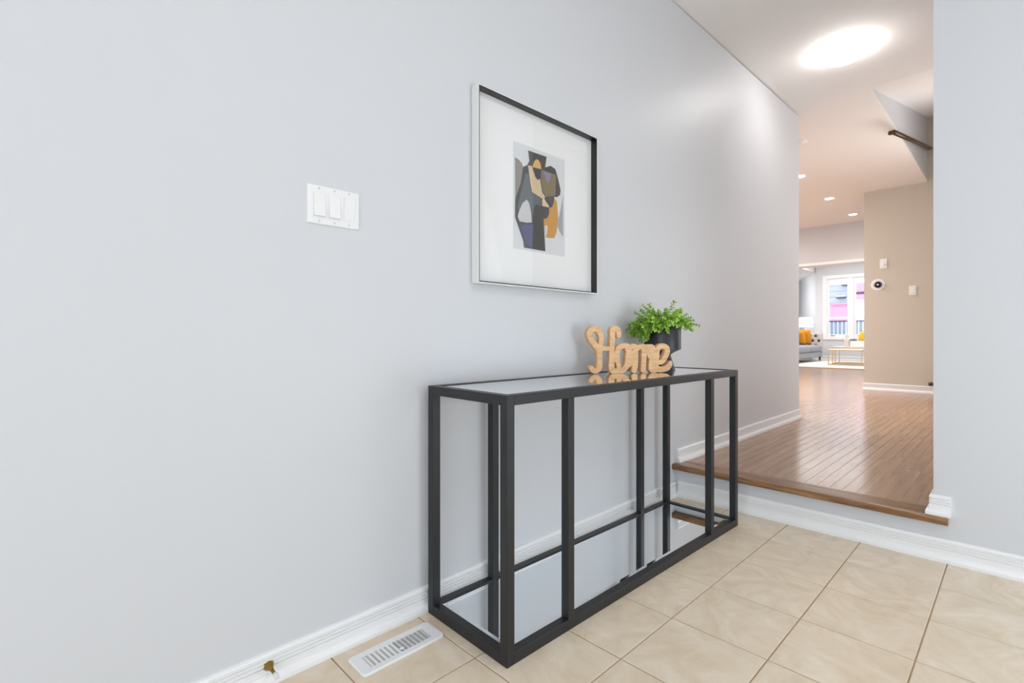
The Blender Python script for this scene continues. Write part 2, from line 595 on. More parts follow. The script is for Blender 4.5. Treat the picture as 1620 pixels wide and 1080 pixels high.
# living room: left wall, diagonal wall, window wall with opening, bulkhead
bm = B((-5.32, 10.66, 0), (-5.2, 22.6, 3.4))
struct('wall_living_left', bm, M['wall'])
WX0, WX1, WZ0, WZ1, YW = -2.80, -1.10, 0.86, 2.70, 17.5
bm = bmesh.new()
box(bm, (-3.05, YW, 0), (WX0, YW + 0.15, 3.4))
box(bm, (WX1, YW, 0), (0.12, YW + 0.15, 3.4))
box(bm, (WX0, YW, 0), (WX1, YW + 0.15, WZ0))
box(bm, (WX0, YW, WZ1), (WX1, YW + 0.15, 3.4))
tag(struct('wall_window', bm, M['wall']), 'pale wall around the living room window')
bm = bmesh.new()
prism(bm, [(-3.05, 17.5), (-5.2, 22.2), (-5.1, 22.35), (-2.9, 17.65)], 0, 3.4, 'z')
struct('wall_diagonal', bm, M['wall'])
bm = B((-5.2, 10.66, 2.888), (-3.08, 22.4, 3.4))
tag(struct('ceiling', bm, M['ceiling']), 'dropped ceiling bulkhead along the living room side')
bm = B((-3.08, 10.66, 3.3), (0.12, 17.5, 3.5))
struct('ceiling', bm, M['ceiling'])
# main ceiling with stairwell hole
bm = bmesh.new()
WLX, WLY = 0.57, 4.9
ceil_piece(bm, -0.15, 3.52, -2.42, YS)
ceil_piece(bm, -5.2, WLX, YS, 10.35)
ceil_piece(bm, WLX, 2.07, YS, WLY)
tag(struct('ceiling', bm, M['ceiling']), 'off-white ceiling over entrance and hall')
# stairwell
bm = B((WLX - 0.1, WLY + 0.0, 2.955), (WLX + 0.0015, YB, 4.6))
struct('wall_stairwell', bm, M['wall'])
bm = bmesh.new()
zs = lambda y: cz(WLY) + 0.2345 * (y - WLY)
prism(bm, [(WLY, zs(WLY)), (YB, zs(YB)), (YB, zs(YB) + 0.15), (WLY, zs(WLY) + 0.27)], WLX - 0.02, 1.95, 'x')
tag(struct('ceiling', bm, M['ceiling']), 'white sloped stairwell ceiling')

# mouldings
baseboard('baseboard_left', [(0, -2.3), (0, YS)], 0.0, M['trim'], side=-1)
baseboard('baseboard_step', [(0.024, YS), (3.4, YS)], 0.0, M['trim'], side=-1, h=0.094)
baseboard('baseboard_hall', [(0, 2.757), (0, 5.07), (-1.2, 5.07)], ZF, M['trim'], side=-1)
baseboard('baseboard_jamb', [(1.17, 2.9), (1.17, YS), (1.226, YS)], 0.1895, M['trim'], side=-1)
baseboard('baseboard_greige', [(-0.11, 9.2), (-0.11, YB), (1.95, YB)], ZF, M['trim'], side=-1, h=0.098)
baseboard('baseboard_window', [(-3.05, YW), (0.0, YW)], ZF, M['trim'], side=-1, h=0.13)
# stair nosing at the step
bm = bmesh.new()
yf, zt, th = 2.703, 0.1895, 0.033
prof = [(yf + 0.010, zt - th), (yf + 0.003, zt - th + 0.003), (yf, zt - th + 0.010), (yf, zt - 0.010), (yf + 0.003, zt - 0.003), (yf + 0.010, zt),
        (2.835, zt), (2.845, zt - 0.004), (2.845, zt - th)]
prism(bm, prof, 0.001, 1.2185, 'x')
tag(struct('trim_1', bm, M['nosing']), 'brown oak nosing board along the step edge')

# ------------------------------------------------------------------ console table
T_ANG = -math.atan2(0.029, 1.553)
LEN, DEP, HT, BAR = 1.555, 0.396, 0.770, 0.030
# local frame: x = away from the wall, y = along the wall; origin at the centre on the floor
near = Vector((0.419, 0.971))
u = Vector((0.029, 1.553)).normalized()
v = Vector((-u.y, u.x))
ctr = near + u * LEN / 2 + v * DEP / 2
table = empty('console_table', (ctr.x, ctr.y, 0), T_ANG,
              'black metal console table with mirrored top and lower shelf against the grey wall', 'console table')
hx, hy = DEP / 2, LEN / 2


def bar(name, lo, hi):
    return obj(name, B(lo, hi, 0.0016, 2), M['black'], table)


for sx in (-1, 1):
    xa, xb = (hx - BAR, hx) if sx > 0 else (-hx, -hx + BAR)
    for ya in (-hy, -hy + 0.266, hy - 0.290, hy - BAR):
        bar('leg', (xa, ya, BAR if ya in (-hy + 0.266, hy - 0.290) else 0.0), (xb, ya + BAR, HT - BAR if ya in (-hy + 0.266, hy - 0.290) else HT))
    bar('top_rail', (xa, -hy + BAR, HT - BAR), (xb, hy - BAR, HT))
    bar('bottom_rail', (xa, -hy + BAR, 0.0), (xb, hy - BAR, BAR + 0.004))
for sy in (-1, 1):
    ya, yb = (hy - BAR, hy) if sy > 0 else (-hy, -hy + BAR)
    bar('top_rail', (-hx + BAR, ya, HT - BAR), (hx - BAR, yb, HT))
    bar('bottom_rail', (-hx + BAR, ya, 0.0), (hx - BAR, yb, BAR + 0.004))


def mirror(name, zt, inset):
    a, b = hx - inset, hy - inset
    w = 0.014
    bm = bmesh.new()
    lv = []
    for (dx, z) in ((0, zt - 0.008), (0, zt - 0.0016), (w, zt)):
        lv.append([bm.verts.new((sx * (a - dx), sy * (b - dx), z)) for sx, sy in ((-1, -1), (1, -1), (1, 1), (-1, 1))])
    for r0, r1 in zip(lv[:-1], lv[1:]):
        for i in range(4):
            bm.faces.new((r0[i], r0[(i + 1) % 4], r1[(i + 1) % 4], r1[i]))
    bm.faces.new(lv[0][::-1])
    bm.faces.new(lv[2])
    return obj(name, bm, M['mirror'], table)


mirror('mirror_top', HT - 0.002, BAR + 0.0006)['label'] = 'bevelled mirrored top panel'
mirror('mirror_shelf', BAR + 0.001, BAR + 0.0006)['label'] = 'bevelled mirrored lower shelf panel'
ZT = HT - 0.002

# ------------------------------------------------------------------ carved word sign
ART = {
'grey_left' : [(1.4116, 1.6581), (1.4316, 1.655), (1.4519, 1.6433), (1.4601, 1.6261), (1.4574, 1.6015), (1.4452, 1.5653), (1.413, 1.4924)] ,
'dark_body' : [(1.4878, 1.7052), (1.6024, 1.7072), (1.5934, 1.6599), (1.629, 1.6748), (1.66, 1.6678), (1.6797, 1.626), (1.6956, 1.5829), (1.6916, 1.5613), (1.6718, 1.5472), (1.6522, 1.5459), (1.6483, 1.5171), (1.6367, 1.4972), (1.6191, 1.4915), (1.6191, 1.4662), (1.6062, 1.4438), (1.5837, 1.4377), (1.5949, 1.3005), (1.4643, 1.3005), (1.4588, 1.3286), (1.4116, 1.4167), (1.413, 1.4924), (1.4452, 1.5653), (1.4601, 1.6309), (1.4829, 1.6435), (1.4955, 1.6635)] ,
'slate' : [(1.4691, 1.6042), (1.4899, 1.6113), (1.504, 1.5488), (1.5146, 1.5363), (1.5652, 1.5216), (1.5726, 1.4906), (1.5325, 1.4897), (1.5253, 1.4747), (1.511, 1.416), (1.4969, 1.4793), (1.4795, 1.5003), (1.4588, 1.4868), (1.435, 1.4491), (1.4283, 1.4574), (1.435, 1.4918), (1.4588, 1.5587)] ,
'leg_white' : [(1.4795, 1.5003), (1.4934, 1.4884), (1.504, 1.4563), (1.5103, 1.4111), (1.4795, 1.4047), (1.4384, 1.4044), (1.427, 1.4216), (1.435, 1.4467), (1.4554, 1.4814)] ,
'blue_low' : [(1.4588, 1.3933), (1.5181, 1.4025), (1.511, 1.3111), (1.4969, 1.307), (1.4656, 1.3247), (1.4452, 1.384)] ,
'cream_stripe' : [(1.4864, 1.6429), (1.511, 1.6454), (1.5217, 1.621), (1.5469, 1.5971), (1.5593, 1.6047), (1.5652, 1.5812), (1.574, 1.5482), (1.5934, 1.5345), (1.5837, 1.5191), (1.5652, 1.5241), (1.511, 1.538), (1.5018, 1.5678)] ,
'cream_patch' : [(1.5726, 1.518), (1.5874, 1.5233), (1.5987, 1.5129), (1.6191, 1.499), (1.616, 1.4919), (1.574, 1.4909)] ,
'ochre_top' : [(1.5132, 1.6459), (1.5253, 1.6708), (1.5397, 1.6817), (1.5542, 1.6779), (1.5652, 1.6632), (1.5674, 1.6453), (1.5181, 1.6421)] ,
'navy_eye' : [(1.5181, 1.6421), (1.5674, 1.6453), (1.5637, 1.6156), (1.5542, 1.5987), (1.5433, 1.5953), (1.5289, 1.6054)] ,
'olive' : [(1.5674, 1.6438), (1.6639, 1.6431), (1.66, 1.5526), (1.5987, 1.5355), (1.5785, 1.5541), (1.5652, 1.6011)] ,
'violet' : [(1.5837, 1.6401), (1.6329, 1.6402), (1.6176, 1.5998), (1.5987, 1.6008)] ,
'slate_chin' : [(1.5912, 1.5341), (1.6498, 1.548), (1.6444, 1.5164), (1.6329, 1.4965), (1.6176, 1.4988), (1.5987, 1.5129)] ,
'ochre_low' : [(1.6522, 1.5444), (1.6718, 1.5214), (1.6797, 1.4507), (1.6678, 1.3923), (1.6522, 1.3645), (1.5987, 1.3597), (1.5874, 1.4107), (1.5837, 1.4377), (1.6062, 1.4438), (1.6191, 1.4662), (1.6214, 1.4919), (1.6367, 1.4972), (1.6483, 1.5171)] ,
'white_notch' : [(1.5912, 1.4113), (1.61, 1.4117), (1.6062, 1.3784), (1.5971, 1.3671)] ,
'grey_right' : [(1.7117, 1.5653), (1.7133, 1.378), (1.6956, 1.3911), (1.6757, 1.4141), (1.6718, 1.434), (1.6876, 1.4727), (1.7036, 1.5273)] ,
}
STROKES = {
'H1' : [(0.0238, 0.1138, 0.0112), (0.0292, 0.1389, 0.0106), (0.0292, 0.164, 0.0111), (0.0208, 0.189, 0.0128), (0.0042, 0.1987, 0.0128), (-0.0154, 0.1959, 0.0128), (-0.0274, 0.1779, 0.0127), (-0.0214, 0.1557, 0.0116), (-0.0049, 0.1335, 0.0122), (0.0132, 0.1139, 0.0133), (0.0208, 0.0971, 0.0134), (0.0223, 0.0637, 0.0122), (0.0208, 0.0303, 0.0134), (0.0087, 0.0138, 0.0111), (-0.0094, 0.0155, 0.0117), (-0.0184, 0.0268, 0.01)] ,
'H2' : [(0.1155, 0.1709, 0.0113), (0.1155, 0.1892, 0.0124), (0.1032, 0.2004, 0.013), (0.0863, 0.1962, 0.0134), (0.0847, 0.1695, 0.0124), (0.0832, 0.1415, 0.0123), (0.0817, 0.105, 0.0123), (0.0817, 0.0629, 0.0129), (0.0801, 0.0237, 0.014), (0.0909, 0.0095, 0.0126), (0.1124, 0.0119, 0.0124), (0.1155, 0.0344, 0.0101), (0.1063, 0.0598, 0.0113), (0.1001, 0.0824, 0.0112)] ,
'bar' : [(0.0329, 0.1124, 0.0094), (0.0633, 0.1121, 0.0096), (0.0847, 0.112, 0.0084)] ,
'o' : [(0.1078, 0.0626, 0.0124), (0.1078, 0.0907, 0.0124), (0.1155, 0.1132, 0.0124), (0.1341, 0.1229, 0.0119), (0.1559, 0.1228, 0.0119), (0.1684, 0.11, 0.0113), (0.1621, 0.0846, 0.0124), (0.1606, 0.0563, 0.0124), (0.1528, 0.0281, 0.0125), (0.1341, 0.0129, 0.0124), (0.1155, 0.009, 0.0113)] ,
'oloop' : [(0.1606, 0.1072, 0.0125), (0.1778, 0.1184, 0.0102), (0.1935, 0.1226, 0.0102), (0.2013, 0.1126, 0.0102), (0.1935, 0.0956, 0.0114), (0.1778, 0.0844, 0.0125), (0.1715, 0.0618, 0.0125), (0.1966, 0.0729, 0.0113), (0.1684, 0.0392, 0.0124)] ,
'm1' : [(0.1966, 0.1183, 0.0125), (0.1982, 0.0899, 0.0131), (0.1982, 0.0558, 0.0131), (0.1966, 0.0331, 0.013), (0.1935, 0.0132, 0.0137)] ,
'm2' : [(0.2092, 0.1125, 0.0114), (0.2219, 0.1182, 0.0102), (0.2409, 0.1152, 0.0126), (0.2425, 0.0838, 0.012), (0.2409, 0.0466, 0.012), (0.2393, 0.0124, 0.0126)] ,
'm3' : [(0.2409, 0.1152, 0.0114), (0.2664, 0.1179, 0.0114), (0.2856, 0.1135, 0.0126), (0.2889, 0.0833, 0.0132), (0.2824, 0.0547, 0.0126), (0.2792, 0.0232, 0.0131), (0.2856, 0.0116, 0.0126), (0.3017, 0.0113, 0.0121)] ,
'm3b' : [(0.2664, 0.0978, 0.0144), (0.276, 0.072, 0.0114), (0.2824, 0.0891, 0.0143)] ,
'e' : [(0.2953, 0.043, 0.0115), (0.3082, 0.0716, 0.0126), (0.3098, 0.0975, 0.0121), (0.3211, 0.1161, 0.0115), (0.3406, 0.1218, 0.0121), (0.3601, 0.1115, 0.0128), (0.3618, 0.0912, 0.0128), (0.3504, 0.0682, 0.0122), (0.3341, 0.0482, 0.0115), (0.3082, 0.0486, 0.0103)] ,
'e2' : [(0.3017, 0.0602, 0.0143), (0.3017, 0.0314, 0.0144), (0.3114, 0.0169, 0.0138), (0.3341, 0.0136, 0.0127), (0.3601, 0.0189, 0.0127), (0.3765, 0.0331, 0.0105), (0.3798, 0.0447, 0.0075)] ,
}

SCUT = np.zeros((1, 1))


def build_sign():
    st = 0.0011
    x0, x1, y0, y1 = -0.055, 0.405, -0.012, 0.235
    xs = np.arange(x0, x1, st)
    ys = np.arange(y0, y1, st)
    X, Y = np.meshgrid(xs, ys)
    D = np.full(X.shape, 9.0)
    for pts in STROKES.values():
        # smooth the centre line with Catmull-Rom
        P = np.array(pts)
        Q = [P[0]]
        for i in range(len(P) - 1):
            p0, p1, p2, p3 = P[max(i - 1, 0)], P[i], P[i + 1], P[min(i + 2, len(P) - 1)]
            for t in (0.25, 0.5, 0.75, 1.0):
                q = 0.5 * ((2 * p1) + (-p0 + p2) * t + (2 * p0 - 5 * p1 + 4 * p2 - p3) * t * t + (-p0 + 3 * p1 - 3 * p2 + p3) * t ** 3)
                Q.append(q)
        for a, b in zip(Q[:-1], Q[1:]):
            ab = b[:2] - a[:2]
            L2 = max(ab @ ab, 1e-9)
            t = np.clip(((X - a[0]) * ab[0] + (Y - a[1]) * ab[1]) / L2, 0, 1)
            d = np.hypot(X - a[0] - t * ab[0], Y - a[1] - t * ab[1]) - (a[2] + t * (b[2] - a[2])) * 0.93
            D = np.minimum(D, d)
    D = np.maximum(D, 0.0004 - Y)          # flat foot
    # marching squares -> closed loops
    segs = {}
    ny, nx = D.shape

    def ipt(i, j, e):
        if e == 0: a, b = (i, j), (i, j + 1)
        elif e == 1: a, b = (i, j + 1), (i + 1, j + 1)
        elif e == 2: a, b = (i + 1, j), (i + 1, j + 1)
        else: a, b = (i, j), (i + 1, j)
        return (a, b)

    table_ = {1: [(3, 0)], 2: [(0, 1)], 3: [(3, 1)], 4: [(1, 2)], 5: [(3, 2), (1, 0)], 6: [(0, 2)], 7: [(3, 2)],
              8: [(2, 3)], 9: [(2, 0)], 10: [(0, 3), (2, 1)], 11: [(2, 1)], 12: [(1, 3)], 13: [(1, 0)], 14: [(0, 3)]}
    ins = D < 0
    code = ins[:-1, :-1] * 1 + ins[:-1, 1:] * 2 + ins[1:, 1:] * 4 + ins[1:, :-1] * 8
    for i, j in zip(*np.nonzero((code > 0) & (code < 15))):
        for e0, e1 in table_[int(code[i, j])]:
            segs[ipt(i, j, e0)] = ipt(i, j, e1)
    loops = []
    while segs:
        k0 = next(iter(segs))
        loop = [k0]
        k = segs.pop(k0)
        while k != k0 and k in segs:
            loop.append(k)
            k = segs.pop(k)
        pts = []
        for (a, b) in loop:
            da, db = D[a], D[b]
            t = da / (da - db)
            pts.append((xs[a[1]] + t * (xs[b[1]] - xs[a[1]]), ys[a[0]] + t * (ys[b[0]] - ys[a[0]])))
        if len(pts) > 14:
            loops.append(pts[::2])
    return loops


sign_loops = build_sign()
cu = bpy.data.curves.new('sign_outline', 'CURVE')
cu.dimensions = '2D'
cu.fill_mode = 'BOTH'
cu.extrude = 0.0125
cu.bevel_depth = 0.0016
cu.bevel_resolution = 1
for lp in sign_loops:
    sp = cu.splines.new('POLY')
    sp.points.add(len(lp) - 1)
    for p, (x, y) in zip(sp.points, lp):
        p.co = (x, y, 0, 1)
    sp.use_cyclic_u = True
tmp = bpy.data.objects.new('sign_tmp', cu)
COL.objects.link(tmp)
dg = bpy.context.evaluated_depsgraph_get()
me = bpy.data.meshes.new_from_object(tmp.evaluated_get(dg))
bpy.data.objects.remove(tmp)
bpy.data.curves.remove(cu)
me.materials.clear()
me.materials.append(M['sign'])
zmin = min(vv.co.y for vv in me.vertices)
me.transform(Matrix.Translation((0, -zmin, -0.0141)))
me.transform(Matrix(((1, 0, 0, 0), (0, 0, -1, 0), (0, 1, 0, 0), (0, 0, 0, 1))))   # stand up: x along word, z up, front towards -y
sa = math.atan2(0.32, 0.18)
sign = mobj('word_sign', me, loc=(0.105, 1.815, ZT + 0.0003))
sign.rotation_euler = (0, 0, sa)
tag(sign, 'pale carved wooden word sign reading Home on the console table', 'sign')

# ------------------------------------------------------------------ potted plant
pot = empty('potted_plant', (0.169, 2.289, ZT + 0.0006), 0, 'bright green leafy plant in a black waisted pot on the console table', 'plant')
bm = lathe(bmesh.new(), [(0.0405, 0.072), (0.042, 0.078), (0.060, 0.090), (0.089, 0.103), (0.0895, 0.108), (0.0895, 0.226), (0.088, 0.229), (0.085, 0.229), (0.084, 0.226), (0.083, 0.12), (0.01, 0.118)], 48)
obj('pot', bm, M['pot'], pot, smooth=False)
bm = lathe(bmesh.new(), [(0.0615, 0.0), (0.0615, 0.004), (0.0405, 0.072), (0.036, 0.074), (0.02, 0.074)], 48)
obj('pot_stand', bm, M['pot'], pot)
bm = lathe(bmesh.new(), [(0.083, 0.19), (0.083, 0.210), (0.05, 0.216), (0.01, 0.219)], 24)
obj('soil', bm, M['soil'], pot, smooth=True)
for o in (pot.children[0], pot.children[1]):
    for p in o.data.polygons:
        p.use_smooth = len(p.vertices) == 4
    bpy_mod = o.modifiers.new('edges', 'EDGE_SPLIT')
    bpy_mod.split_angle = R(35)

lm, lnt, lp_ = new_mat('sprig_leaf')
oi = lnt.nodes.new('ShaderNodeObjectInfo')
ge = lnt.nodes.new('ShaderNodeNewGeometry')
ad = lnt.nodes.new('ShaderNodeMath'); ad.operation = 'ADD'
fr = lnt.nodes.new('ShaderNodeMath'); fr.operation = 'FRACT'
lnt.links.new(oi.outputs['Random'], ad.inputs[0]); lnt.links.new(ge.outputs['Random Per Island'], ad.inputs[1])
lnt.links.new(ad.outputs[0], fr.inputs[0])
rp = lnt.nodes.new('ShaderNodeValToRGB')
el = rp.color_ramp.elements
el[0].position = 0.0; el[0].color = rgb(104, 154, 52)
el[1].position = 1.0; el[1].color = rgb(204, 226, 122)
a_ = el.new(0.25); a_.color = rgb(136, 190, 62)
a_ = el.new(0.7); a_.color = rgb(170, 210, 84)
lnt.links.new(fr.outputs[0], rp.inputs['Fac'])
lnt.links.new(rp.outputs['Color'], lp_.inputs['Base Color'])
lp_.inputs['Roughness'].default_value = 0.42
lp_.inputs['Subsurface Weight'].default_value = 0.0


def leaf(bm, base, d, side, ln, wd):
    d = d.normalized()
    side = (side - d * side.dot(d)).normalized()
    up = d.cross(side)
    pts = [base, base + d * ln * 0.35 + side * wd * 0.5 + up * wd * 0.12, base + d * ln * 0.75 + side * wd * 0.42 + up * wd * 0.1,
           base + d * ln, base + d * ln * 0.75 - side * wd * 0.42 + up * wd * 0.1, base + d * ln * 0.35 - side * wd * 0.5 + up * wd * 0.12]
    mid = base + d * ln * 0.55 - up * wd * 0.10
    vs = [bm.verts.new(p) for p in pts]
    vm = bm.verts.new(mid)
    for k in range(6):
        bm.faces.new((vs[k], vs[(k + 1) % 6], vm)).material_index = 0


def sprig_mesh(seed, ln, droop):
    rg = random.Random(seed)
    bm = bmesh.new()
    pts, p, d = [], Vector((0, 0, 0)), Vector((0, 0, 1))
    n = 9
    az = rg.uniform(0, 6.28)
    for k in range(n + 1):
        pts.append(p.copy())
        d = (d + Vector((droop * 0.16, math.sin(az + k) * 0.05, -droop * 0.05))).normalized()
        p = p + d * ln / n
    for k in range(2, n + 1):
        t = (pts[k] - pts[k - 1]).normalized()
        base_a = rg.uniform(0, PI) + k * 1.2
        for s in range(3 if k < n else 4):
            a = base_a + s * 2 * PI / (3 if k < n else 4)
            x = t.orthogonal().normalized()
            y = t.cross(x)
            o = x * math.cos(a) + y * math.sin(a)
            dirv = o * rg.uniform(0.7, 1.0) + t * rg.uniform(0.3, 0.9 if k < n else 1.6)
            sd = t.cross(o)
            leaf(bm, pts[k] + o * 0.001, dirv, sd, rg.uniform(0.014, 0.021), rg.uniform(0.010, 0.014))
    s0 = len(bm.faces)
    tube(bm, pts, [0.0013] * (n + 1), 4)
    bm.faces.ensure_lookup_table()
    for f in bm.faces[s0:]:
        f.material_index = 1
    me = bpy.data.meshes.new('sprig')
    bm.to_mesh(me)
    bm.free()
    me.materials.append(lm)
    me.materials.append(M['stem'])
    return me


sprigs = [sprig_mesh(s, 0.100 + 0.012 * (s % 4), 0.2 + 0.35 * (s % 3)) for s in range(9)]
rg = random.Random(5)
camR = Vector((0.698, 0.716, 0))
SPR = []
for k in range(118):
    f = (k + 0.5) / 118
    az = k * 2.39996
    tilt = math.acos(1 - f * 1.08) * 0.96      # 0 = straight up .. ~95 deg
    dv = Vector((math.sin(tilt) * math.cos(az), math.sin(tilt) * math.sin(az), math.cos(tilt)))
    SPR.append((dv, rg.uniform(0.78, 1.0) * (1.0 - 0.12 * (1 - f))))
for k in range(34):                          # trailing side, towards the sign
    az = R(226) + rg.uniform(-0.95, 0.8)
    tilt = R(rg.uniform(70, 128))
    dv = Vector((math.sin(tilt) * math.cos(az), math.sin(tilt) * math.sin(az), math.cos(tilt)))
    SPR.append((dv, rg.uniform(0.7, 0.95)))
SPR.append((Vector((0.55, 0.62, 0.42)), 1.18))
SPR.append((Vector((-0.22, -0.2, 1.0)), 1.12))
SPR.append((Vector((0.3, 0.28, 1.0)), 1.05))
for k, (dv, s) in enumerate(SPR):
    dv.normalize()
    rt, ft = dv.x * 0.698 + dv.y * 0.716, dv.x * 0.53 - dv.y * 0.85
    if k < 152:
        if rt > 0.12 and dv.z < 0.42: dv.z = rg.uniform(0.42, 0.75)
        elif ft > 0.2 and rt > -0.35 and dv.z < 0.25: dv.z = rg.uniform(0.25, 0.6)
        dv.normalize()
        if rt > 0.3: s *= 0.9
    o = mobj('sprig', sprigs[k % 9], pot)
    hr = min(1.0, math.hypot(dv.x, dv.y))
    rr = 0.055 * hr
    h = math.hypot(dv.x, dv.y) or 1
    out = 0.080 if dv.z < 0.05 else rr
    o.location = (dv.x / h * out, dv.y / h * out, 0.216 + (0.012 if dv.z < 0.05 else 0) + rg.uniform(0, 0.015))
    q = dv.to_track_quat('Z', 'Y') @ Vector((0, 0, 1)).to_track_quat('Z', 'Y')
    o.rotation_mode = 'QUATERNION'
    from mathutils import Quaternion
    # spin so the droop goes downwards: local +x bends towards -z
    qq = dv.to_track_quat('Z', 'Y')
    lx = qq @ Vector((1, 0, 0)); ly = qq @ Vector((0, 1, 0))
    ang = math.atan2(-ly.z, -lx.z) if (abs(lx.z) + abs(ly.z)) > 1e-4 else rg.uniform(0, 6.28)
    o.rotation_quaternion = qq @ Quaternion((0, 0, 1), ang + rg.uniform(-0.6, 0.6))
    sc = s * rg.uniform(0.9, 1.05)
    # stay clear of the wall
    if 0.169 + dv.x * 0.15 * sc < 0.022:
        sc *= 0.80
    o.scale = (sc, sc, sc)

# ------------------------------------------------------------------ framed abstract print
FY0, FY1, FZ0, FZ1, FD = 1.187, 1.922, 1.1335, 1.8665, 0.040
art = empty('framed_print', (0, (FY0 + FY1) / 2, FZ0), 0, 'square silver shadow-box frame holding an abstract face print on the grey wall', 'picture')
oy, oz = (FY0 + FY1) / 2, FZ0


def frame_ring(bm, y0, y1, z0, z1, w, xa, xb, mi=0):
    y0 -= oy; y1 -= oy; z0 -= oz; z1 -= oz
    a = [(y0, z0), (y1, z0), (y1, z1), (y0, z1)]
    b = [(y0 + w, z0 + w), (y1 - w, z0 + w), (y1 - w, z1 - w), (y0 + w, z1 - w)]
    va = [[bm.verts.new((x, *p)) for p in a] for x in (xa, xb)]
    vb = [[bm.verts.new((x, *p)) for p in b] for x in (xa, xb)]
    for i in range(4):
        j = (i + 1) % 4
        bm.faces.new((va[0][i], va[0][j], va[1][j], va[1][i]))
        bm.faces.new((vb[0][i], vb[1][i], vb[1][j], vb[0][j]))
        bm.faces.new((va[1][i], va[1][j], vb[1][j], vb[1][i]))
        bm.faces.new((va[0][i], vb[0][i], vb[0][j], va[0][j]))


bm = bmesh.new(); frame_ring(bm, FY0, FY1, FZ0, FZ1, 0.0045, 0.002, FD)
obj('frame', bm, M['silver'], art)['label'] = 'thin silver outer frame'
bm = bmesh.new(); frame_ring(bm, FY0 + 0.0045, FY1 - 0.0045, FZ0 + 0.0045, FZ1 - 0.0045, 0.004, 0.002, FD - 0.0012)
obj('frame_liner', bm, M['liner'], art)['label'] = 'black inner liner of the frame'
MY0, MY1, MZ0, MZ1 = 1.398, 1.728, 1.288, 1.722
bm = bmesh.new()
o4 = [(FY0 + 0.008, FZ0 + 0.008), (FY1 - 0.008, FZ0 + 0.008), (FY1 - 0.008, FZ1 - 0.008), (FY0 + 0.008, FZ1 - 0.008)]
i4 = [(MY0, MZ0), (MY1, MZ0), (MY1, MZ1), (MY0, MZ1)]
i5 = [(MY0 + 0.004, MZ0 + 0.004), (MY1 - 0.004, MZ0 + 0.004), (MY1 - 0.004, MZ1 - 0.004), (MY0 + 0.004, MZ1 - 0.004)]
rings = []
for pts, x in ((o4, 0.003), (o4, 0.0085), (i4, 0.0085), (i5, 0.0045)):
    rings.append([bm.verts.new((x, p[0] - oy, p[1] - oz)) for p in pts])
for r0, r1 in zip(rings[:-1], rings[1:]):
    for i in range(4):
        bm.faces.new((r0[i], r0[(i + 1) % 4], r1[(i + 1) % 4], r1[i]))
obj('mat_board', bm, M['mat'], art)['label'] = 'wide white mat board'
# print: layered flat shapes
AC = {'paper': rgb(222, 224, 226), 'grey_left': rgb(142, 138, 130), 'dark_body': rgb(66, 63, 60), 'slate': rgb(96, 102, 108), 'leg_white': rgb(204, 205, 206),
      'blue_low': rgb(78, 76, 120), 'cream_stripe': rgb(216, 194, 158), 'cream_patch': rgb(222, 198, 160), 'ochre_top': rgb(220, 176, 98),
      'navy_eye': rgb(56, 52, 74), 'olive': rgb(128, 116, 84), 'violet': rgb(140, 130, 160), 'slate_chin': rgb(66, 70, 76), 'ochre_low': rgb(206, 150, 62),
      'white_notch': rgb(224, 216, 206), 'grey_right': rgb(164, 166, 170)}
am = [mat('ink_' + k, c, 0.7, var=0.05, vscale=30) for k, c in AC.items()]
keys = list(AC)
bm = bmesh.new()
bm.faces.new([bm.verts.new((0.0042, p[0] - oy, p[1] - oz)) for p in i4])
order = ['grey_left', 'grey_right', 'ochre_low', 'white_notch', 'dark_body', 'slate', 'leg_white', 'blue_low', 'olive', 'violet', 'cream_stripe', 'cream_patch', 'slate_chin', 'ochre_top', 'navy_eye']
for n_, k in enumerate(order):
    f = bm.faces.new([bm.verts.new((0.0043 + 0.00012 * n_, y - oy, z - oz)) for y, z in ART[k]])
    f.material_index = keys.index(k)
pr_ = obj('art_print', bm, am, art)
pr_['label'] = 'abstract print of overlapping dark, ochre, cream and violet shapes'
bm = B((0.0092, FY0 + 0.009 - oy, 0.009), (0.0106, FY1 - 0.009 - oy, FZ1 - FZ0 - 0.009))
obj('glass_pane', bm, M['glass'], art)

# ------------------------------------------------------------------ wall switch
SY0, SY1, SZ0, SZ1 = 0.577, 0.737, 1.264, 1.377
sw = empty('light_switch', (0, (SY0 + SY1) / 2, (SZ0 + SZ1) / 2), 0, 'white three-rocker light switch panel on the grey wall left of the picture', 'light switch')
hw, hh = (SY1 - SY0) / 2, (SZ1 - SZ0) / 2
bm = bmesh.new()
lv = []
for x, ins in ((0.0, 0.0), (0.002, 0.0), (0.0045, 0.0012), (0.006, 0.005), (0.0062, 0.008)):
    lv.append([bm.verts.new((x, sy * (hw - ins), sz * (hh - ins))) for sy, sz in ((-1, -1), (1, -1), (1, 1), (-1, 1))])
for r0, r1 in zip(lv[:-1], lv[1:]):
    for i in range(4):
        bm.faces.new((r0[i], r0[(i + 1) % 4], r1[(i + 1) % 4], r1[i]))
bm.faces.new(lv[0][::-1]); bm.faces.new(lv[-1])
obj('plate', bm, M['plastic'], sw)
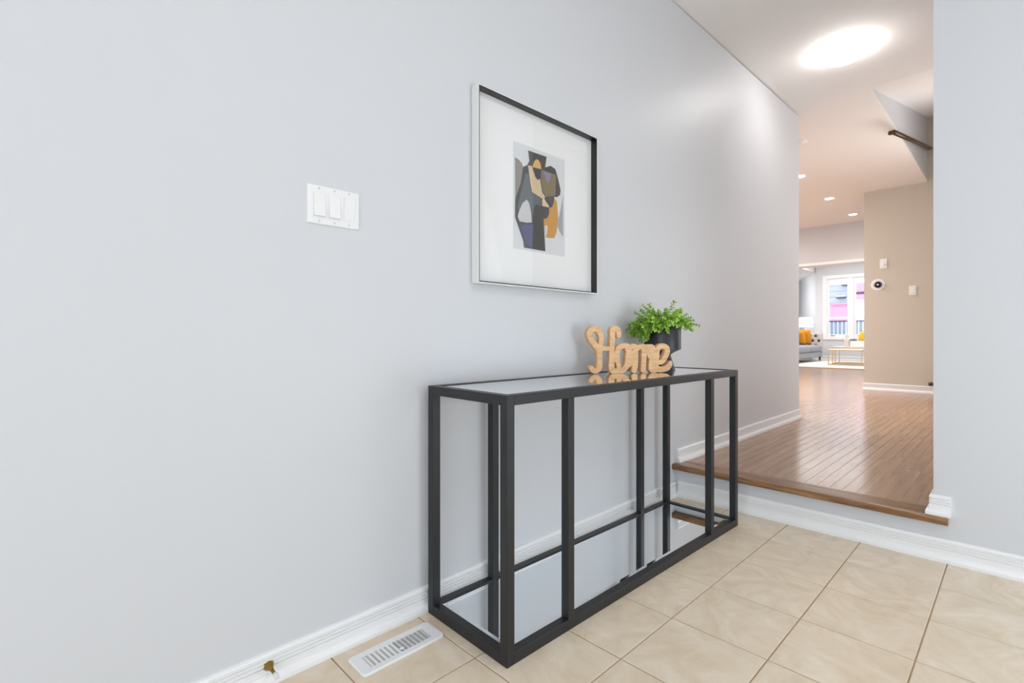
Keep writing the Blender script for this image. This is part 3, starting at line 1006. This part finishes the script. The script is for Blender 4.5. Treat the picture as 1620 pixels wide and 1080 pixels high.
for k, yc in enumerate((-0.046, 0.0, 0.046)):
    rw, rh = 0.0165, 0.033
    bm = bmesh.new()
    bot, top = ((0.0128, 0.0072), (0.0128, 0.0072), (0.0074, 0.0092))[k]
    poly = [(0.0055, -rh), (bot, -rh), ((bot + top) / 2 - 0.0008, 0), (top, rh), (0.0055, rh)]
    prism(bm, [(a, b) for a, b in poly], yc - rw, yc + rw, 'y')
    o = obj('rocker', bm, M['plastic'], sw)
    fr_ = bmesh.new()
    for lo, hi in (((yc - rw - 0.0022, -rh - 0.0024), (yc - rw - 0.0006, rh + 0.0024)), ((yc + rw + 0.0006, -rh - 0.0024), (yc + rw + 0.0022, rh + 0.0024)),
                   ((yc - rw - 0.0006, -rh - 0.0024), (yc + rw + 0.0006, -rh - 0.0008)), ((yc - rw - 0.0006, rh + 0.0008), (yc + rw + 0.0006, rh + 0.0024))):
        box(fr_, (0.0058, lo[0], lo[1]), (0.0068, hi[0], hi[1]))
    obj('rocker_frame', fr_, M['plastic'], sw)
    for sz in (-0.0475, 0.0475):
        bm = lathe(bmesh.new(), [(0.0028, 0.006), (0.0028, 0.0068), (0.002, 0.0071)], 12, (0, yc, sz), 'x')
        o = obj('screw', bm, M['screw'], sw)

# ------------------------------------------------------------------ floor register
RX0, RX1, RY0, RY1 = 0.071, 0.173, 0.664, 0.939
rg_ = empty('floor_register', ((RX0 + RX1) / 2, (RY0 + RY1) / 2, 0), 0, 'white metal floor vent register set in the tiles beside the baseboard', 'floor vent')
a, b = (RX1 - RX0) / 2, (RY1 - RY0) / 2
ia, ib = 0.030, 0.104


def rrect(hx_, hy_, r, n=5):
    pts = []
    for cx, cy, a0 in ((hx_ - r, hy_ - r, 0), (-hx_ + r, hy_ - r, 90), (-hx_ + r, -hy_ + r, 180), (hx_ - r, -hy_ + r, 270)):
        for i in range(n + 1):
            an = R(a0 + 90 * i / n)
            pts.append((cx + r * math.cos(an), cy + r * math.sin(an)))
    return pts


bm = bmesh.new()
outer = rrect(a, b, 0.012)
outer2 = rrect(a - 0.002, b - 0.002, 0.011)
inner = rrect(ia, ib, 0.004)
rings = [[bm.verts.new((x, y, 0.0003)) for x, y in outer], [bm.verts.new((x, y, 0.0045)) for x, y in outer],
         [bm.verts.new((x, y, 0.0065)) for x, y in outer2], [bm.verts.new((x, y, 0.0058)) for x, y in inner], [bm.verts.new((x, y, 0.001)) for x, y in inner]]
for r0, r1 in zip(rings[:-1], rings[1:]):
    for i in range(len(r0)):
        bm.faces.new((r0[i], r0[(i + 1) % len(r0)], r1[(i + 1) % len(r0)], r1[i]))
bm.faces.new(rings[0][::-1])
obj('vent_plate', bm, M['plastic'], rg_)
bm = B((-ia, -ib, 0.0006), (ia, ib, 0.0014))
obj('vent_shade_plate', bm, M['dark'], rg_)  # flat plate, shade of the opening painted as its grey
ns = 14
for k in range(ns):
    y = -ib + (k + 0.5) * 2 * ib / ns
    lean = 0.0016 if k < ns // 2 else 0.0058
    bm = bmesh.new()
    prism(bm, [(y - 0.0042 + lean, 0.0014), (y - 0.0022 + lean, 0.0014), (y + 0.0042 - lean, 0.0056), (y + 0.0014 - lean, 0.0056)], -ia, ia, 'x')
    obj('slat', bm, M['plastic'], rg_)
obj('damper_lever', B((0.012, -0.003, 0.004), (0.020, 0.009, 0.0085), 0.0008), M['plastic'], rg_)

# ------------------------------------------------------------------ door stop on baseboard
ds = empty('door_stop', (0.010, 0.470, 0.049), 0, 'small brass door stop with white rubber tip on the left baseboard', 'door stop')
dsz = -0.06
bm = lathe(bmesh.new(), [(0.0135, 0.0), (0.0135, 0.002), (0.012, 0.006), (0.0075, 0.016), (0.0048, 0.024), (0.0046, 0.030)], 20, axis='x')
obj('door_stop_base', bm, M['brass'], ds, smooth=True)
bm = lathe(bmesh.new(), [(0.0043, 0.030), (0.0043, 0.052)], 14, axis='x')
obj('door_stop_rod', bm, M['brass'], ds, smooth=True)
bm = lathe(bmesh.new(), [(0.0062, 0.050), (0.0068, 0.052), (0.0068, 0.064), (0.0055, 0.0665)], 16, axis='x')
obj('door_stop_tip', bm, M['rubber'], ds, smooth=True)['label'] = 'white rubber tip'

# ------------------------------------------------------------------ hall ceiling fittings
dm = empty('ceiling_light', (0.565, 4.06, cz(4.06)), 0, 'round glowing flush ceiling light with clips over the hall', 'ceiling light')
bm = lathe(bmesh.new(), [(0.10, 0.0), (0.10, -0.022), (0.06, -0.024)], 40)
obj('light_base', bm, M['trim'], dm)
bm = lathe(bmesh.new(), [(0.140, -0.026), (0.142, -0.032), (0.138, -0.045), (0.118, -0.066), (0.08, -0.082), (0.04, -0.090), (0.006, -0.092)], 40)
obj('light_diffuser', bm, M['lamp'], dm, smooth=True)
for k in range(3):
    an = k * 2 * PI / 3 + 0.4
    bm = bmesh.new()
    tube(bm, [(0.10 * math.cos(an), 0.10 * math.sin(an), -0.016), (0.147 * math.cos(an), 0.147 * math.sin(an), -0.020), (0.149 * math.cos(an), 0.149 * math.sin(an), -0.042), (0.138 * math.cos(an), 0.138 * math.sin(an), -0.050)], 0.004, 6)
    obj('light_clip', bm, M['silver'], dm)

DL = [(-0.52, 6.95, 'round recessed downlight nearest the hall, half behind the grey wall corner'),
      (-0.525, 8.33, 'middle round recessed downlight of the row of three beyond the hall'),
      (-0.515, 9.70, 'farthest round recessed downlight beside the greige wall edge')]
proto = None
for x, y, lab in DL:
    if proto is None:
        proto = empty('downlight', (x, y, cz(y)), 0, lab, 'downlight', 'recessed downlights in the dining ceiling')
        bm = lathe(bmesh.new(), [(0.078, 0.0), (0.078, -0.003), (0.072, -0.006), (0.058, -0.006), (0.056, -0.003), (0.056, 0.0)], 32, cap=False)
        obj('trim_ring', bm, M['trim'], proto, smooth=True)
        bm = lathe(bmesh.new(), [(0.056, 0.0), (0.056, -0.004), (0.03, -0.0055)], 32)
        obj('light_lens', bm, M['led'], proto)
        o = proto
    else:
        o = copy_tree(proto)
        o.location = (x, y, cz(y))
        o['label'] = lab
    sd = bpy.data.lights.new('downlight_beam', 'SPOT')
    sd.energy = 26
    sd.spot_size = R(120)
    sd.spot_blend = 0.8
    sd.shadow_soft_size = 0.05
    sd.color = (1.0, 0.93, 0.84)
    so = bpy.data.objects.new('downlight_beam', sd)
    COL.objects.link(so)
    so.location = (x, y, cz(y) - 0.02)
sm = empty('smoke_detector', (-0.165, 5.73, cz(5.73)), 0, 'small white smoke detector on the ceiling at the hall corner', 'smoke detector')
bm = lathe(bmesh.new(), [(0.055, 0.0), (0.055, -0.018), (0.048, -0.026), (0.03, -0.030)], 28)
obj('detector_body', bm, M['trim'], sm)
bm = lathe(bmesh.new(), [(0.028, -0.029), (0.026, -0.036), (0.01, -0.038)], 20)
obj('detector_cap', bm, M['trim'], sm)

# stair handrail in the ceiling opening
hr = empty('stair_handrail', (0.60, 5.62, 2.80), 0, 'dark brown wooden handrail seen through the stairwell opening', 'handrail')
rel = lambda p: (p[0] - 0.60, p[1] - 5.62, p[2] - 2.80)
A_ = Vector((0.60, 5.72, 2.812)); B_ = Vector((0.60, 8.33, 3.345))
dirh = (B_ - A_).normalized()
bm = bmesh.new()
tube(bm, [rel(A_), rel(B_)], 0.021, 8)
obj('rail', bm, M['handrail'], hr, smooth=True)
bm = bmesh.new()
tube(bm, [rel(A_ + dirh * 0.02), rel(A_ + Vector((-0.03, -0.008, -0.004)))], 0.020, 8)
obj('rail_return', bm, M['handrail'], hr, smooth=True)
for t in (0.9, 2.2):
    p = A_ + dirh * t
    bm = bmesh.new()
    tube(bm, [rel(p), rel(p + Vector((-0.028, 0, 0.0))), rel((0.569, p.y, max(p.z + 0.03, 3.0)))], 0.007, 6)
    obj('rail_bracket', bm, M['dark_metal'], hr)

# ------------------------------------------------------------------ controls on the greige wall


def plate(name, yc, x0, x1, z0, z1, label, cat):
    e = empty(name, ((x0 + x1) / 2, YB, (z0 + z1) / 2), 0, label, cat)
    w, h = (x1 - x0) / 2, (z1 - z0) / 2
    obj('plate', B((-w, -0.009, -h), (w, 0.0, h), 0.003, 2), M['plastic'], e)
    return e


e = plate('wall_control', YB, 0.070, 0.150, 1.848, 1.978, 'small white wall plate with round knob above the round thermostat', 'wall control')
bm = lathe(bmesh.new(), [(0.018, -0.009), (0.017, -0.024), (0.014, -0.026)], 20, (0, 0, -0.012), 'y')
obj('knob', bm, M['plastic'], e)
e = plate('light_switch', YB, 0.384, 0.458, 1.468, 1.592, 'single white rocker light switch on the right of the greige wall', 'light switch')
bm = bmesh.new()
prism(bm, [(-0.008, -0.034), (-0.016, -0.034), (-0.0105, 0.034), (-0.008, 0.034)], -0.0165, 0.0165, 'x')
obj('rocker', bm, M['plastic'], e)
th_ = empty('thermostat', (0.050, YB, 1.632), 0, 'round thermostat with black face on a white disc on the greige wall', 'thermostat')
bm = lathe(bmesh.new(), [(0.079, 0.0), (0.079, -0.006), (0.074, -0.009), (0.04, -0.010)], 40, axis='y')
obj('wall_disc', bm, M['plastic'], th_)
bm = lathe(bmesh.new(), [(0.042, -0.009), (0.043, -0.026), (0.040, -0.031), (0.015, -0.033)], 40, axis='y')
obj('dial', bm, M['black_glass'], th_, smooth=True)
bm = lathe(bmesh.new(), [(0.009, -0.0325), (0.009, -0.0336)], 16, axis='y')
obj('display_digit', bm, mat('lit_display', rgb(200, 205, 220), 0.4, emit=(0.8, 0.85, 1, 1), estr=0.8), th_)
bp = empty('wall_bumper', (0.605, YB, 0.318), 0, 'small dark round door bumper low on the greige wall', 'door stop')
bm = lathe(bmesh.new(), [(0.022, 0.0), (0.022, -0.004), (0.010, -0.008), (0.009, -0.03)], 20, axis='y')
obj('bumper_base', bm, M['dark_metal'], bp, smooth=True)
bm = lathe(bmesh.new(), [(0.010, -0.028), (0.024, -0.034), (0.026, -0.046), (0.016, -0.058), (0.004, -0.061)], 20, axis='y')
obj('bumper_head', bm, M['dark_metal'], bp, smooth=True)

# ------------------------------------------------------------------ living room
rug = empty('area_rug', (-1.9, 15.1, ZF), 0, 'cream area rug with tan edge under sofa and coffee tables', 'rug')
obj('rug_pile', B((-1.55, -1.86, 0.0), (1.5, 2.0, 0.014), 0.004), M['rug'], rug)
bm = bmesh.new()
box(bm, (-1.60, -1.915, 0.0), (1.55, -1.86, 0.016), 0.003)
box(bm, (-1.60, 2.0, 0.0), (1.55, 2.055, 0.016), 0.003)
box(bm, (-1.605, -1.86, 0.0), (-1.55, 2.0, 0.016), 0.003)
box(bm, (1.5, -1.86, 0.0), (1.555, 2.0, 0.016), 0.003)
obj('rug_binding', bm, M['rugedge'], rug)['label'] = 'tan woven binding'
ZR = ZF + 0.0145

# sofa: back along the left wall, far arm tufted
sf = empty('sofa', (-3.12, 15.55, ZF + 0.0165), 0, 'pale grey sofa with button-tufted arm and dark legs under the lamp', 'sofa')


def rounded(lo, hi, r, seg=3):
    return B(lo, hi, r, seg)


obj('sofa_base', rounded((-0.44, -1.2, 0.12), (0.44, 1.2, 0.27), 0.02), M['sofa'], sf, smooth=False)
bm = rounded((-0.36, -1.08, 0.27), (0.47, 0.0, 0.46), 0.06, 4)
obj('seat_cushion', bm, M['sofa'], sf, smooth=True)
bm = rounded((-0.36, 0.004, 0.27), (0.47, 1.08, 0.46), 0.06, 4)
obj('seat_cushion', bm, M['sofa'], sf, smooth=True)
obj('backrest', rounded((-0.46, -1.2, 0.27), (-0.28, 1.2, 0.80), 0.03), M['sofa_arm'], sf)


def tufted(name, y0, y1, face):
    nx_, nz_ = 30, 26
    x0, x1, z0, z1 = -0.28, 0.44, 0.27, 0.80
    btn = []
    for r_ in range(4):
        for c_ in range(5):
            bx = x0 + 0.09 + c_ * 0.16 + (0.08 if r_ % 2 else 0)
            bz = z1 - 0.075 - r_ * 0.14
            if bx < x1 - 0.05: btn.append((bx, bz))
    bm = bmesh.new()
    g = []
    for i in range(nx_ + 1):
        row = []
        for j in range(nz_ + 1):
            x = x0 + (x1 - x0) * i / nx_
            z = z0 + (z1 - z0) * j / nz_
            d = sum(math.exp(-((x - bx) ** 2 + (z - bz) ** 2) / 0.0016) for bx, bz in btn)
            edge = min(x - x0, x1 - x, z1 - z, 0.05) / 0.05
            y = face * (-0.028 * min(d, 1) + 0.02 * math.sqrt(max(edge, 0)))
            row.append(bm.verts.new((x, (y1 if face > 0 else y0) + y, z)))
        g.append(row)
    for i in range(nx_):
        for j in range(nz_):
            bm.faces.new((g[i][j], g[i + 1][j], g[i + 1][j + 1], g[i][j + 1]))
    box(bm, (x0, y0 + (0.0 if face > 0 else 0.012), z0), (x1, y1 - (0.012 if face > 0 else 0.0), z1), 0.0)
    o = obj(name, bm, M['sofa_arm'], sf, smooth=False)
    for bx, bz in btn:
        b_ = lathe(bmesh.new(), [(0.040, 0.0), (0.034, face * 0.012), (0.014, face * 0.018)], 12, (bx, (y1 if face > 0 else y0) + face * 0.001, bz), 'y')
        obj('button', b_, M['button'], sf, smooth=True)  # wide dark disc takes in the shadow around the button
    return o


tufted('arm', 1.09, 1.24, -1)['label'] = 'light taupe arm with tufting buttons darkened with their shadow'
tufted('arm', -1.24, -1.09, 1)
for sx in (-0.38, 0.38):
    for sy in (-1.1, 1.14):
        bm = bmesh.new()
        tube(bm, [(sx, sy, 0.0), (sx, sy, 0.12)], [0.018, 0.030], 10)
        obj('leg', bm, M['button'], sf)


def pillow(loc, rot, label, s=0.23):
    bm = bmesh.new()
    n = 12
    top, bot = [], []
    for i in range(n + 1):
        r1, r2 = [], []
        for j in range(n + 1):
            u_, v_ = 2 * i / n - 1, 2 * j / n - 1
            h = 0.075 * (max(0, (1 - u_ ** 4) * (1 - v_ ** 4))) ** 0.5
            k = 1 - 0.07 * (u_ * u_ + v_ * v_ - u_ * u_ * v_ * v_)
            r1.append(bm.verts.new((u_ * s * k, h, v_ * s * k)))
            r2.append(bm.verts.new((u_ * s * k, -h, v_ * s * k)))
        top.append(r1); bot.append(r2)
    for g in (top, bot):
        for i in range(n):
            for j in range(n):
                bm.faces.new((g[i][j], g[i + 1][j], g[i + 1][j + 1], g[i][j + 1]))
    bmesh.ops.remove_doubles(bm, verts=bm.verts[:], dist=0.0005)
    o = obj('throw_cushion', bm, M['orange'], loc=loc, smooth=True)
    o.rotation_euler = rot
    tag(o, label, 'cushion', 'orange cushions on the sofa')
    return o


ZS = ZR + 0.46
pillow((-3.13, 16.45, ZS + 0.235), (R(14), 0, R(8)), 'mustard orange cushion leaning against the tufted sofa arm, the rear of two')
pillow((-3.16, 16.22, ZS + 0.215), (R(16), 0, R(-18)), 'mustard orange cushion standing in front, cut off by the hall wall', 0.21)

# side table + lamp behind the sofa arm
st_ = empty('side_table', (-3.20, 17.02, ZF + 0.0165), 0, 'small round side table behind the sofa arm carrying the lamp', 'table')
bm = lathe(bmesh.new(), [(0.20, 0.52), (0.205, 0.525), (0.205, 0.545), (0.20, 0.55)], 32)
obj('tabletop', bm, M['marble'], st_)
bm = lathe(bmesh.new(), [(0.02, 0.02), (0.02, 0.52)], 12)
obj('pedestal', bm, M['gold'], st_)
bm = lathe(bmesh.new(), [(0.14, 0.0), (0.14, 0.012), (0.03, 0.02)], 24)
obj('foot', bm, M['gold'], st_)
lp = empty('table_lamp', (-3.20, 17.02, ZF + 0.0165 + 0.551), 0, 'table lamp with lit white drum shade behind the sofa', 'lamp')
bm = lathe(bmesh.new(), [(0.07, 0.0), (0.07, 0.012), (0.03, 0.025), (0.06, 0.10), (0.075, 0.20), (0.055, 0.31), (0.02, 0.38), (0.012, 0.40)], 28)
obj('lamp_base', bm, M['ceramic'], lp, smooth=True)
bm = lathe(bmesh.new(), [(0.008, 0.40), (0.008, 0.70)], 8)
obj('lamp_stem', bm, M['gold'], lp)
bm = lathe(bmesh.new(), [(0.205, 0.445), (0.185, 0.735), (0.18, 0.735), (0.20, 0.445)], 36, cap=False)
obj('lamp_shade', bm, M['shade'], lp, smooth=True)


def frame_table(name, x0, x1, y0, y1, h, label):
    e = empty(name, ((x0 + x1) / 2, (y0 + y1) / 2, ZR), 0, label, 'coffee table')
    w, d, b_ = (x1 - x0) / 2, (y1 - y0) / 2, 0.018
    for sx in (-1, 1):
        for sy in (-1, 1):
            xa = -w if sx < 0 else w - b_
            ya = -d if sy < 0 else d - b_
            obj('leg', B((xa, ya, 0), (xa + b_, ya + b_, h), 0.001), M['gold'], e)
    for z in (0.0, h - b_):
        for sy in (-1, 1):
            ya = -d if sy < 0 else d - b_
            obj('rail', B((-w + b_, ya, z), (w - b_, ya + b_, z + b_)), M['gold'], e)
        for sx in (-1, 1):
            xa = -w if sx < 0 else w - b_
            obj('rail', B((xa, -d + b_, z), (xa + b_, d - b_, z + b_)), M['gold'], e)
    obj('tabletop', B((-w, -d, h), (w, d, h + 0.018), 0.002), M['marble'], e)
    return e


frame_table('coffee_table', -2.0, -1.28, 14.45, 15.12, 0.375, 'lower gold-framed coffee table with pale top, in front')
frame_table('coffee_table', -2.08, -1.36, 15.2, 15.9, 0.435, 'taller gold-framed coffee table behind the lower one')
ZC = ZR + 0.435 + 0.0185
pl = empty('planter', (-1.47, 15.34, ZC), 0, 'white rectangular planter with dark leaves on the taller coffee table', 'planter')
bm = bmesh.new()
w, d, h = 0.215, 0.085, 0.15
lv = []
for x_, y_, z_ in ((w, d, 0), (w, d, h), (w - .01, d - .01, h), (w - .01, d - .01, h - 0.012)):
    lv.append([bm.verts.new((sx * x_, sy * y_, z_)) for sx, sy in ((-1, -1), (1, -1), (1, 1), (-1, 1))])
for r0, r1 in zip(lv[:-1], lv[1:]):
    for i in range(4):
        bm.faces.new((r0[i], r0[(i + 1) % 4], r1[(i + 1) % 4], r1[i]))
bm.faces.new(lv[0][::-1]); bm.faces.new(lv[-1])
obj('planter_box', bm, M['plastic'], pl)
for k in range(7):
    bm = bmesh.new()
    x = -0.19 + k * 0.016
    leaf(bm, Vector((x, 0, h - 0.03)), Vector((-0.6 + 0.2 * (k % 4), -0.2 + 0.1 * k, 0.75)), Vector((0.3, 1, 0)), 0.10, 0.05)
    obj('leaf', bm, M['leafdark'], pl)
for k, (x, y, s, ln_) in enumerate(((-1.455, 15.33, 1.0, 'yellow pear-shaped fruit with dark stem standing in the white planter'), (-1.315, 15.35, 0.7, 'smaller yellow fruit partly hidden behind the greige wall'))):
    fe = empty('yellow_pear', (x, y, ZC + 0.1505), 0, ln_, 'fruit', 'yellow fruit in the planter')
    bm = lathe(bmesh.new(), [(0.02 * s, 0.0), (0.060 * s, 0.02 * s), (0.072 * s, 0.065 * s), (0.066 * s, 0.11 * s), (0.045 * s, 0.17 * s), (0.034 * s, 0.215 * s), (0.015 * s, 0.235 * s)], 24)
    obj('fruit_body', bm, M['yellow'], fe, smooth=True)
    bm = bmesh.new(); tube(bm, [(0, 0, 0.23 * s), (0.01, 0, 0.265 * s)], 0.008, 6)
    obj('fruit_stem', bm, M['leafdark'], fe)
cd = empty('candle_jar', (-1.775, 15.32, ZC), 0, 'beige cylinder jar with clear glass stopper on the taller coffee table', 'jar')
bm = lathe(bmesh.new(), [(0.058, 0.0), (0.062, 0.01), (0.062, 0.165), (0.055, 0.178), (0.03, 0.18)], 28)
obj('jar_body', bm, M['beige'], cd, smooth=False)
bm = lathe(bmesh.new(), [(0.022, 0.18), (0.014, 0.20), (0.012, 0.22), (0.028, 0.25), (0.024, 0.285), (0.006, 0.30)], 20)
obj('jar_stopper', bm, M['pane'], cd, smooth=True)

# window
win = bpy.data.objects.new('window_1', None); COL.objects.link(win)
win.location = ((WX0 + WX1) / 2, YW, WZ0)
tag(win, 'white double casement window of the living room', kind='structure')
W2, WH = (WX1 - WX0) / 2, WZ1 - WZ0
bm = bmesh.new()
for lo, hi in (((-W2 - 0.055, -0.03, -0.05), (-W2 + 0.05, 0.10, WH + 0.06)), ((W2 - 0.05, -0.03, -0.05), (W2 + 0.055, 0.10, WH + 0.06)),
               ((-W2 + 0.05, -0.03, WH - 0.04), (W2 - 0.05, 0.10, WH + 0.06)), ((-W2 + 0.05, -0.03, -0.05), (W2 - 0.05, 0.10, 0.04))):
    box(bm, lo, hi, 0.006)
obj('window_frame', bm, M['trim'], win)
SX = -2.12 - (WX0 + WX1) / 2
obj('window_mullion', B((SX - 0.06, -0.02, 0.04), (SX + 0.06, 0.09, WH - 0.04), 0.006), M['trim'], win)
for xa, xb in ((-W2 + 0.05, SX - 0.06), (SX + 0.06, W2 - 0.05)):
    bm = bmesh.new()
    s = 0.045
    za, zb = 0.04, WH - 0.04
    for lo, hi in (((xa, 0.01, za), (xa + s, 0.07, zb)), ((xb - s, 0.01, za), (xb, 0.07, zb)), ((xa + s, 0.01, za), (xb - s, 0.07, za + s + 0.03)), ((xa + s, 0.01, zb - s), (xb - s, 0.07, zb))):
        box(bm, lo, hi, 0.004)
    sh = obj('sash', bm, M['trim'], win)
    obj('pane', B((xa + s - 0.003, 0.035, za + s), (xb - s + 0.003, 0.043, zb - s + 0.003)), M['pane'], sh)
    obj('sash_handle', B((xa + 0.10, -0.012, za + 0.03), (xa + 0.20, 0.012, za + 0.045), 0.003), M['dark_metal'], sh)

# ------------------------------------------------------------------ outdoors, seen through the window
bm = B((-40, 17.66, -0.6), (40, 60, -0.3))
tag(obj('snowy_ground', bm, M['snow'], kind='structure'), 'pale snowy yard beyond the window')
dr = empty('deck_railing', (-2.6, 20.0, -0.3), 0, 'white deck railing with dark under-rail and pale pickets outside the window', 'railing')
obj('top_rail', B((-2.4, -0.06, 1.80), (2.4, 0.06, 1.87), 0.01), M['trim'], dr)
obj('under_rail', B((-2.4, -0.02, 1.715), (2.4, 0.02, 1.75), 0.004), M['dark_metal'], dr)['label'] = 'dark rail under the handrail'
obj('bottom_rail', B((-2.4, -0.03, 0.55), (2.4, 0.03, 0.60), 0.004), M['trim'], dr)
pk = None
for k in range(40):
    x = -2.34 + k * 0.12
    if pk is None:
        o = obj('picket', B((-0.02, -0.015, 0.60), (0.02, 0.015, 1.715)), M['snow'], dr); pk = o.data
    else:
        o = mobj('picket', pk, dr)
    o.location = (x, 0, 0)
for x in (-2.4, -0.8, 0.8, 2.4):
    obj('post', B((x - 0.05, -0.05, 0.0), (x + 0.05, 0.05, 1.95), 0.006), M['trim'], dr)
obj('infill_panel', B((-2.4, 0.03, 0.60), (2.4, 0.04, 1.715)), M['pale_blue'], dr)['label'] = 'pale blue grey panel behind the pickets'
obj('deck', B((-2.4, -2.0, 0.40), (2.4, 0.2, 0.55)), M['grey_house'], dr)
sh_ = empty('red_shed', (-4.1, 26.0, -0.3), 0, 'rose red shed with door frame behind the deck railing', 'shed')
obj('shed_wall', B((-0.55, 0, 0), (0.12, 0.5, 2.62)), M['red'], sh_)
bm = bmesh.new()
prism(bm, [(-0.1, 2.62), (0.6, 2.62), (0.6, 2.68), (-0.1, 2.68)], -0.58, 0.14, 'x')
obj('shed_roof', bm, M['red'], sh_)
obj('shed_door', B((-0.40, -0.04, 0.3), (0.09, 0.0, 2.50), 0.01), M['red'], sh_)
h1 = empty('grey_house', (-5.5, 31.0, -0.3), 0, 'pale grey house far beyond the window with snow on its ledges', 'house')
obj('house_wall', B((-3.0, 0, 0), (1.12, 5, 9)), M['grey_house'], h1)
for k in range(26):
    obj('siding_board', B((-3.0, -0.02, 0.3 + k * 0.3), (1.12, 0.0, 0.57 + k * 0.3), 0.006), M['grey_house'], h1)
obj('corner_board', B((0.95, -0.05, 0), (1.16, -0.0, 9)), M['trim'], h1)
for x, z in ((-0.35, 4.25), (0.45, 3.85), (0.2, 3.2)):
    o = obj('ledge', B((x - 0.2, -0.25, z), (x + 0.2, -0.02, z + 0.08), 0.01), M['dark_metal'], h1)
    obj('ledge_snow', B((x - 0.2, -0.25, z + 0.08), (x + 0.2, -0.02, z + 0.15), 0.02), M['snow'], o)
h2 = empty('white_house', (-2.3, 29.0, -0.3), 0, 'white house with a rose red canopy band at the right of the window', 'house')
obj('house_wall', B((-2.0, 0, 0), (4.5, 5, 8)), M['snow'], h2)
obj('canopy', B((-2.0, -0.5, 3.0), (2.5, 0.0, 3.75), 0.02), M['red'], h2)
obj('canopy_gutter', B((-2.0, -0.56, 3.22), (2.5, -0.5, 3.32), 0.01), M['dark_metal'], h2)
